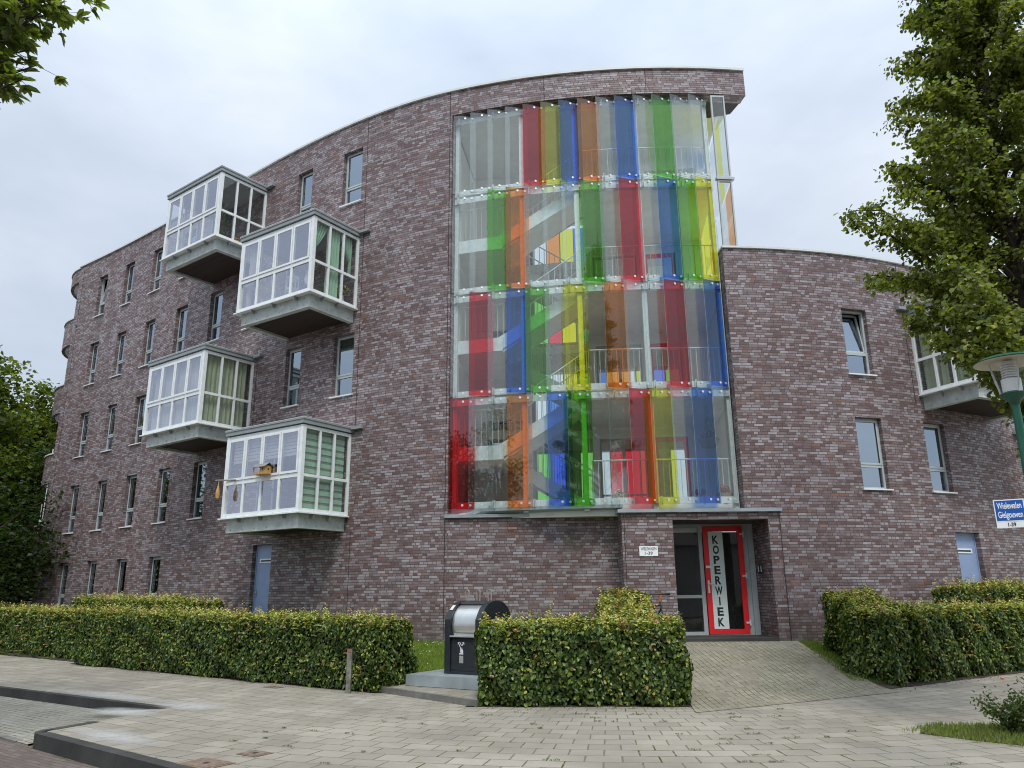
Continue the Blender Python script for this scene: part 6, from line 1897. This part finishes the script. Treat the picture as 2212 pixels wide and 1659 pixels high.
def far_tree(base, H, crown0, rx, seed, label, n=9000, size=.2, tones=((.018, .036, .006), (.055, .085, .014)), light=.22, name='broadleaf_tree', group='broadleaf trees round the apartment block'):
    g = np.random.default_rng(seed); base = Vector(base); root = empty(name, label, 'tree', group, base)
    tr = MB(); tr.tube([base, base + Vector((.1, .1, H * .4)), base + Vector((0, 0, H * .85))], [.3, .22, .05], 8); tr.build('trunk', 'bark', root)
    nb = 95; cz = (crown0 + H) / 2; hz = (H - crown0) / 2
    C = unit(g.normal(size=(nb, 3))) * (.35 + .65 * g.random((nb, 1)) ** .5)
    C = C * [rx, rx, hz] + np.array([base.x, base.y, base.z + cz]); br = MB()
    for c in C[::2]: br.tube(limb_curve(base + Vector((0, 0, max(1.0, (c[2] - base.z) * .55))), c, .2, g, 4), [.07, .055, .04, .025, .01], 5, caps=False)
    br.build('limb', 'bark', root)
    k = g.integers(0, nb, n); r = rx * .30
    P = C[k] + unit(g.normal(size=(n, 3))) * (g.random((n, 1)) ** .5) * r * np.array([1.15, 1.15, .75])
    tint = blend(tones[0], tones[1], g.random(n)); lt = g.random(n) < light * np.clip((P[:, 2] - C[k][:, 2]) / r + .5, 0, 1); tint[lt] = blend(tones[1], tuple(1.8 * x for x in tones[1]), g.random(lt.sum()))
    nn = g.normal(0, .5, (n, 3)) + [0, 0, .9]
    sz = size * (.6 + .7 * g.random(n))
    leaf_mesh('crown', P, nn, g.normal(0, .6, (n, 3)) + [0, 0, -.4], sz, sz * .7, tint, 'leaf_t', root, .12, 'diamond')
    return root


def polar(az, r): return (r * math.sin(R_(az)), r * math.cos(R_(az)), 0)


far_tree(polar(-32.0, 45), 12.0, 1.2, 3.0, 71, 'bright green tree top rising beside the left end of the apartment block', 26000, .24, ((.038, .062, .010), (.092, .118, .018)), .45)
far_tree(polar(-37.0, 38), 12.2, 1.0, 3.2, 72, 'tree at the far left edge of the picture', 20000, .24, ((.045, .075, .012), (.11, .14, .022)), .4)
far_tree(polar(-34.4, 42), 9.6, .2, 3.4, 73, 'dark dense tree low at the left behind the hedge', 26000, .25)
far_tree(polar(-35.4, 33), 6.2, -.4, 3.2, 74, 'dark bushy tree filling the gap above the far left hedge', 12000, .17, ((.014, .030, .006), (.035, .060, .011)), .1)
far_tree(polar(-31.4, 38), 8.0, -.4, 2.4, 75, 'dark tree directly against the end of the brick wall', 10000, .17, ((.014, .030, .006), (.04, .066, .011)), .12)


def chestnut(base, seed, label, targets):
    g = np.random.default_rng(seed); base = Vector(base); root = empty('chestnut_tree', label, 'tree', None, base)
    tr = MB(); tr.tube([base, base + Vector((.1, .05, 4)), base + Vector((.0, .1, 8)), base + Vector((.1, 0, 12))], [.28, .22, .15, .03], 10); tr.build('trunk', 'bark', root)
    br = MB(); P, D, Nn = [], [], []
    ends = [Vector(t) for t in targets]
    for k in range(46):
        a = g.random() * 2 * PI; z = 9.6 + 3.5 * g.random(); r = (2.7 - .16 * abs(z - 8.5) * 2) * (.5 + .5 * g.random()); ends.append(base + Vector((r * math.cos(a), r * math.sin(a), z)))
    for ei, e in enumerate(ends):
        s0 = base + Vector((0, 0, max(5.0, e.z - 1.8 - g.random()))); pts = limb_curve(s0, e, .45, g, 7); L = (e - s0).length
        br.tube(pts, list(np.linspace(.02 + .012 * L, .007, len(pts))), 7)
        m = 20 if ei < len(targets) else 12
        for i in range(m):
            f = .52 + .48 * (i + g.random()) / m if i else 1.0; j = min(len(pts) - 2, int(f * (len(pts) - 1))); q = pts[j].lerp(pts[j + 1], f * (len(pts) - 1) - j)
            dl = Vector(g.normal(0, 1, 3)); dl.z *= .6; dl.normalize(); pe = .12 + .16 * g.random(); c = q + dl * pe
            br.tube([q, c], [.004, .0025], 4, caps=False)
            # palmate leaf: leaflets fan out of one point and hang
            ax = (dl + Vector((0, 0, -.35))).normalized(); sd_ = ax.cross(ZZ).normalized(); nv = sd_.cross(ax)
            if nv.z < 0: nv = -nv
            sc_ = .75 + .5 * g.random()
            for a in (-75, -45, -15, 15, 45, 75):
                dd = ax * math.cos(R_(a)) + sd_ * math.sin(R_(a)) - ZZ * (.35 + .25 * g.random()); dd.normalize(); l = (.185 - .0009 * abs(a)) * sc_
                P.append(c + dd * l * .5); D.append(dd); Nn.append(nv + Vector(g.normal(0, .18, 3)))
    br.build('limb', 'bark', root)
    P, D, Nn = (np.array([tuple(v) for v in x]) for x in (P, D, Nn)); n = len(P)
    l = .175 * (.75 + .4 * g.random(n))
    tint = blend((.08, .12, .03), (.19, .235, .06), g.random(n))
    leaf_mesh('crown', P + D * .0, Nn, -D, l, l * .36, tint, 'leaf_t', root, .1, 'oval')
    return root


ct = [at_r(170, -12, 9.3), at_r(145, -22, 9.6), at_r(120, 0, 9.2), at_r(90, 26, 9.4), at_r(135, 28, 9.5), at_r(65, 13, 9.1), at_r(78, 141, 9.3), at_r(65, 108, 9.6), at_r(45, 173, 9.2), at_r(20, 148, 9.5), at_r(10, 88, 9.2), at_r(0, 163, 9.4), at_r(45, 68, 9.8), at_r(-10, 18, 9.4), at_r(30, -22, 9.3), at_r(80, -37, 9.5), at_r(-20, 118, 9.0), at_r(-25, 58, 9.6), at_r(55, 36, 9.1), at_r(-60, 108, 9.3), at_r(-50, 18, 9.6)]
chestnut((-8.1, 7.6, 0), 81, 'horse chestnut branches reaching into the upper left corner', ct)

# ================================================================== ACROSS THE STREET (seen only as reflections in the glass)
hs = empty('house', 'grey house with ochre panel and flat cornice across the street', 'house', None, (-7.5, -17, 0))
mb = MB(); mb.bx(-13, -3.2, -24, -15, -.1, 9.2); mb.build('wall', 'greybrick', hs)
mb = MB(); mb.bx(-4.6, -3.19, -14.995, -14.94, 1.0, 9.0); mb.build('ochre_panel', 'yellow', hs)
mb = MB(); mb.bx(-13.4, -2.4, -24.4, -14.3, 9.21, 9.7); mb.build('roof', 'fasciagrey', hs)
for z in (1.2, 4.0, 6.8):
    mb = MB(); mb.bx(-4.4, -3.4, -14.935, -14.90, z, z + 1.5); mb.build('window', 'whiteframe', hs)
    mb = MB(); mb.bx(-4.3, -3.5, -14.898, -14.89, z + .1, z + 1.4); mb.build('window', 'intdark', hs)
hr = empty('row_house', 'low row of houses with dark tiled roof and chimneys across the street', 'house', None, (16, -22, 0))
mb = MB(); mb.bx(6, 34, -26, -18, -.1, 4.6); mb.build('wall', 'greybrick', hr)
mb = MB()
mb.quad([(5.8, -17.7, 4.6), (34.2, -17.7, 4.6), (34.2, -22, 7.6), (5.8, -22, 7.6)]); mb.quad([(5.8, -22, 7.6), (34.2, -22, 7.6), (34.2, -26.3, 4.6), (5.8, -26.3, 4.6)]); ro = mb.build('roof', 'rooftile', hr)
for x in (9, 14.5, 22):
    mb = MB(); mb.bx(x, x + .8, -22.4, -21.6, 7.0, 8.7); mb.build('chimney', 'greybrick', ro)
far_tree((.8, -19, 0), 12.5, 1.0, 4.2, 91, 'round tree across the street beside the grey house', 14000, .25)
far_tree((6.5, -15, 0), 15, 1.0, 3.8, 92, 'tall tree across the street before the row of houses', 14000, .25)
far_tree((-1.2, -28, 0), 11, 1.0, 4.6, 93, 'broad low tree across the street behind the grey house', 6000, .22)

far_tree((-33, 27, 0), 9, 1.0, 4.5, 94, 'large tree beyond the left edge, mirrored in the left windows', 9000, .26)
far_tree((-39, 36, 0), 10, 1.0, 4.5, 95, 'second large tree beyond the left edge, farther up the street', 9000, .26)

# ================================================================== SKY AND LIGHT
SUN_EL, SUN_AZ = 57, 172     # degrees; azimuth clockwise from +Y
w = bpy.data.worlds.new('World'); S.world = w; w.use_nodes = True
nt = w.node_tree
for n in list(nt.nodes): nt.nodes.remove(n)
out = nt.nodes.new('ShaderNodeOutputWorld')
sky = nt.nodes.new('ShaderNodeTexSky'); sky.sky_type = 'NISHITA'; sky.sun_disc = False
sky.sun_elevation = R_(SUN_EL); sky.sun_rotation = R_(SUN_AZ)
b1 = N(nt, 'ShaderNodeBackground', Strength=.10); nt.links.new(sky.outputs[0], b1.inputs[0])
tc = N(nt, 'ShaderNodeTexCoord')
mp = N(nt, 'ShaderNodeMapping'); mp.inputs['Scale'].default_value = (1, 1, 2.2); nt.links.new(tc.outputs['Generated'], mp.inputs[0])
n1 = noise(nt, mp.outputs[0], 1.6, 5, .55); n2 = noise(nt, mp.outputs[0], 5.5, 4, .55)
cl = M_(nt, 'ADD', M_(nt, 'MULTIPLY', n1, .7), M_(nt, 'MULTIPLY', n2, .3))
cc = ramp(nt, cl, [(.30, (.315, .37, .45)), (.50, (.405, .46, .54)), (.68, (.51, .553, .62))])
sp = N(nt, 'ShaderNodeSeparateXYZ'); nt.links.new(tc.outputs['Generated'], sp.inputs[0])
# an overcast sky is brighter overhead and towards the veiled sun
zen = M_(nt, 'ADD', .88, M_(nt, 'MULTIPLY', M_(nt, 'POWER', M_(nt, 'MAXIMUM', sp.outputs[2], 0), 4), 2.2))
sd3 = (math.cos(R_(SUN_EL)) * math.sin(R_(SUN_AZ)), math.cos(R_(SUN_EL)) * math.cos(R_(SUN_AZ)), math.sin(R_(SUN_EL)))
vm = N(nt, 'ShaderNodeVectorMath', operation='DOT_PRODUCT'); vm.inputs[1].default_value = sd3; nt.links.new(tc.outputs['Generated'], vm.inputs[0])
glow = M_(nt, 'MULTIPLY', M_(nt, 'POWER', M_(nt, 'MAXIMUM', vm.outputs['Value'], 0), 3), .7)
b2 = N(nt, 'ShaderNodeBackground'); nt.links.new(cc, b2.inputs[0]); nt.links.new(M_(nt, 'ADD', zen, glow), b2.inputs[1])
mx = N(nt, 'ShaderNodeMixShader'); mx.inputs[0].default_value = .93
nt.links.new(b1.outputs[0], mx.inputs[1]); nt.links.new(b2.outputs[0], mx.inputs[2]); nt.links.new(mx.outputs[0], out.inputs[0])
sl = bpy.data.lights.new('sun', 'SUN'); sl.energy = 1.4; sl.angle = R_(14); sl.color = (1, .97, .92)
so = bpy.data.objects.new('sun', sl); COL.objects.link(so)
so.rotation_euler = Vector(sd3).to_track_quat('Z', 'Y').to_euler()

S.view_settings.view_transform = 'Standard'; S.view_settings.look = 'None'; S.view_settings.gamma = 1
S.view_settings.exposure = .76
S.view_settings.use_curve_mapping = False
cy_ = S.cycles
cy_.use_denoising = True
try: cy_.denoiser = 'OPENIMAGEDENOISE'
except Exception: pass
cy_.pixel_filter_type = 'BLACKMAN_HARRIS'; cy_.filter_width = 1.05
cy_.max_bounces = 10; cy_.diffuse_bounces = 4; cy_.glossy_bounces = 4; cy_.transmission_bounces = 6; cy_.transparent_max_bounces = 40
cy_.caustics_reflective = False; cy_.caustics_refractive = False; cy_.sample_clamp_indirect = 6
cy_.use_adaptive_sampling = True; cy_.adaptive_threshold = .015
S.render.film_transparent = False
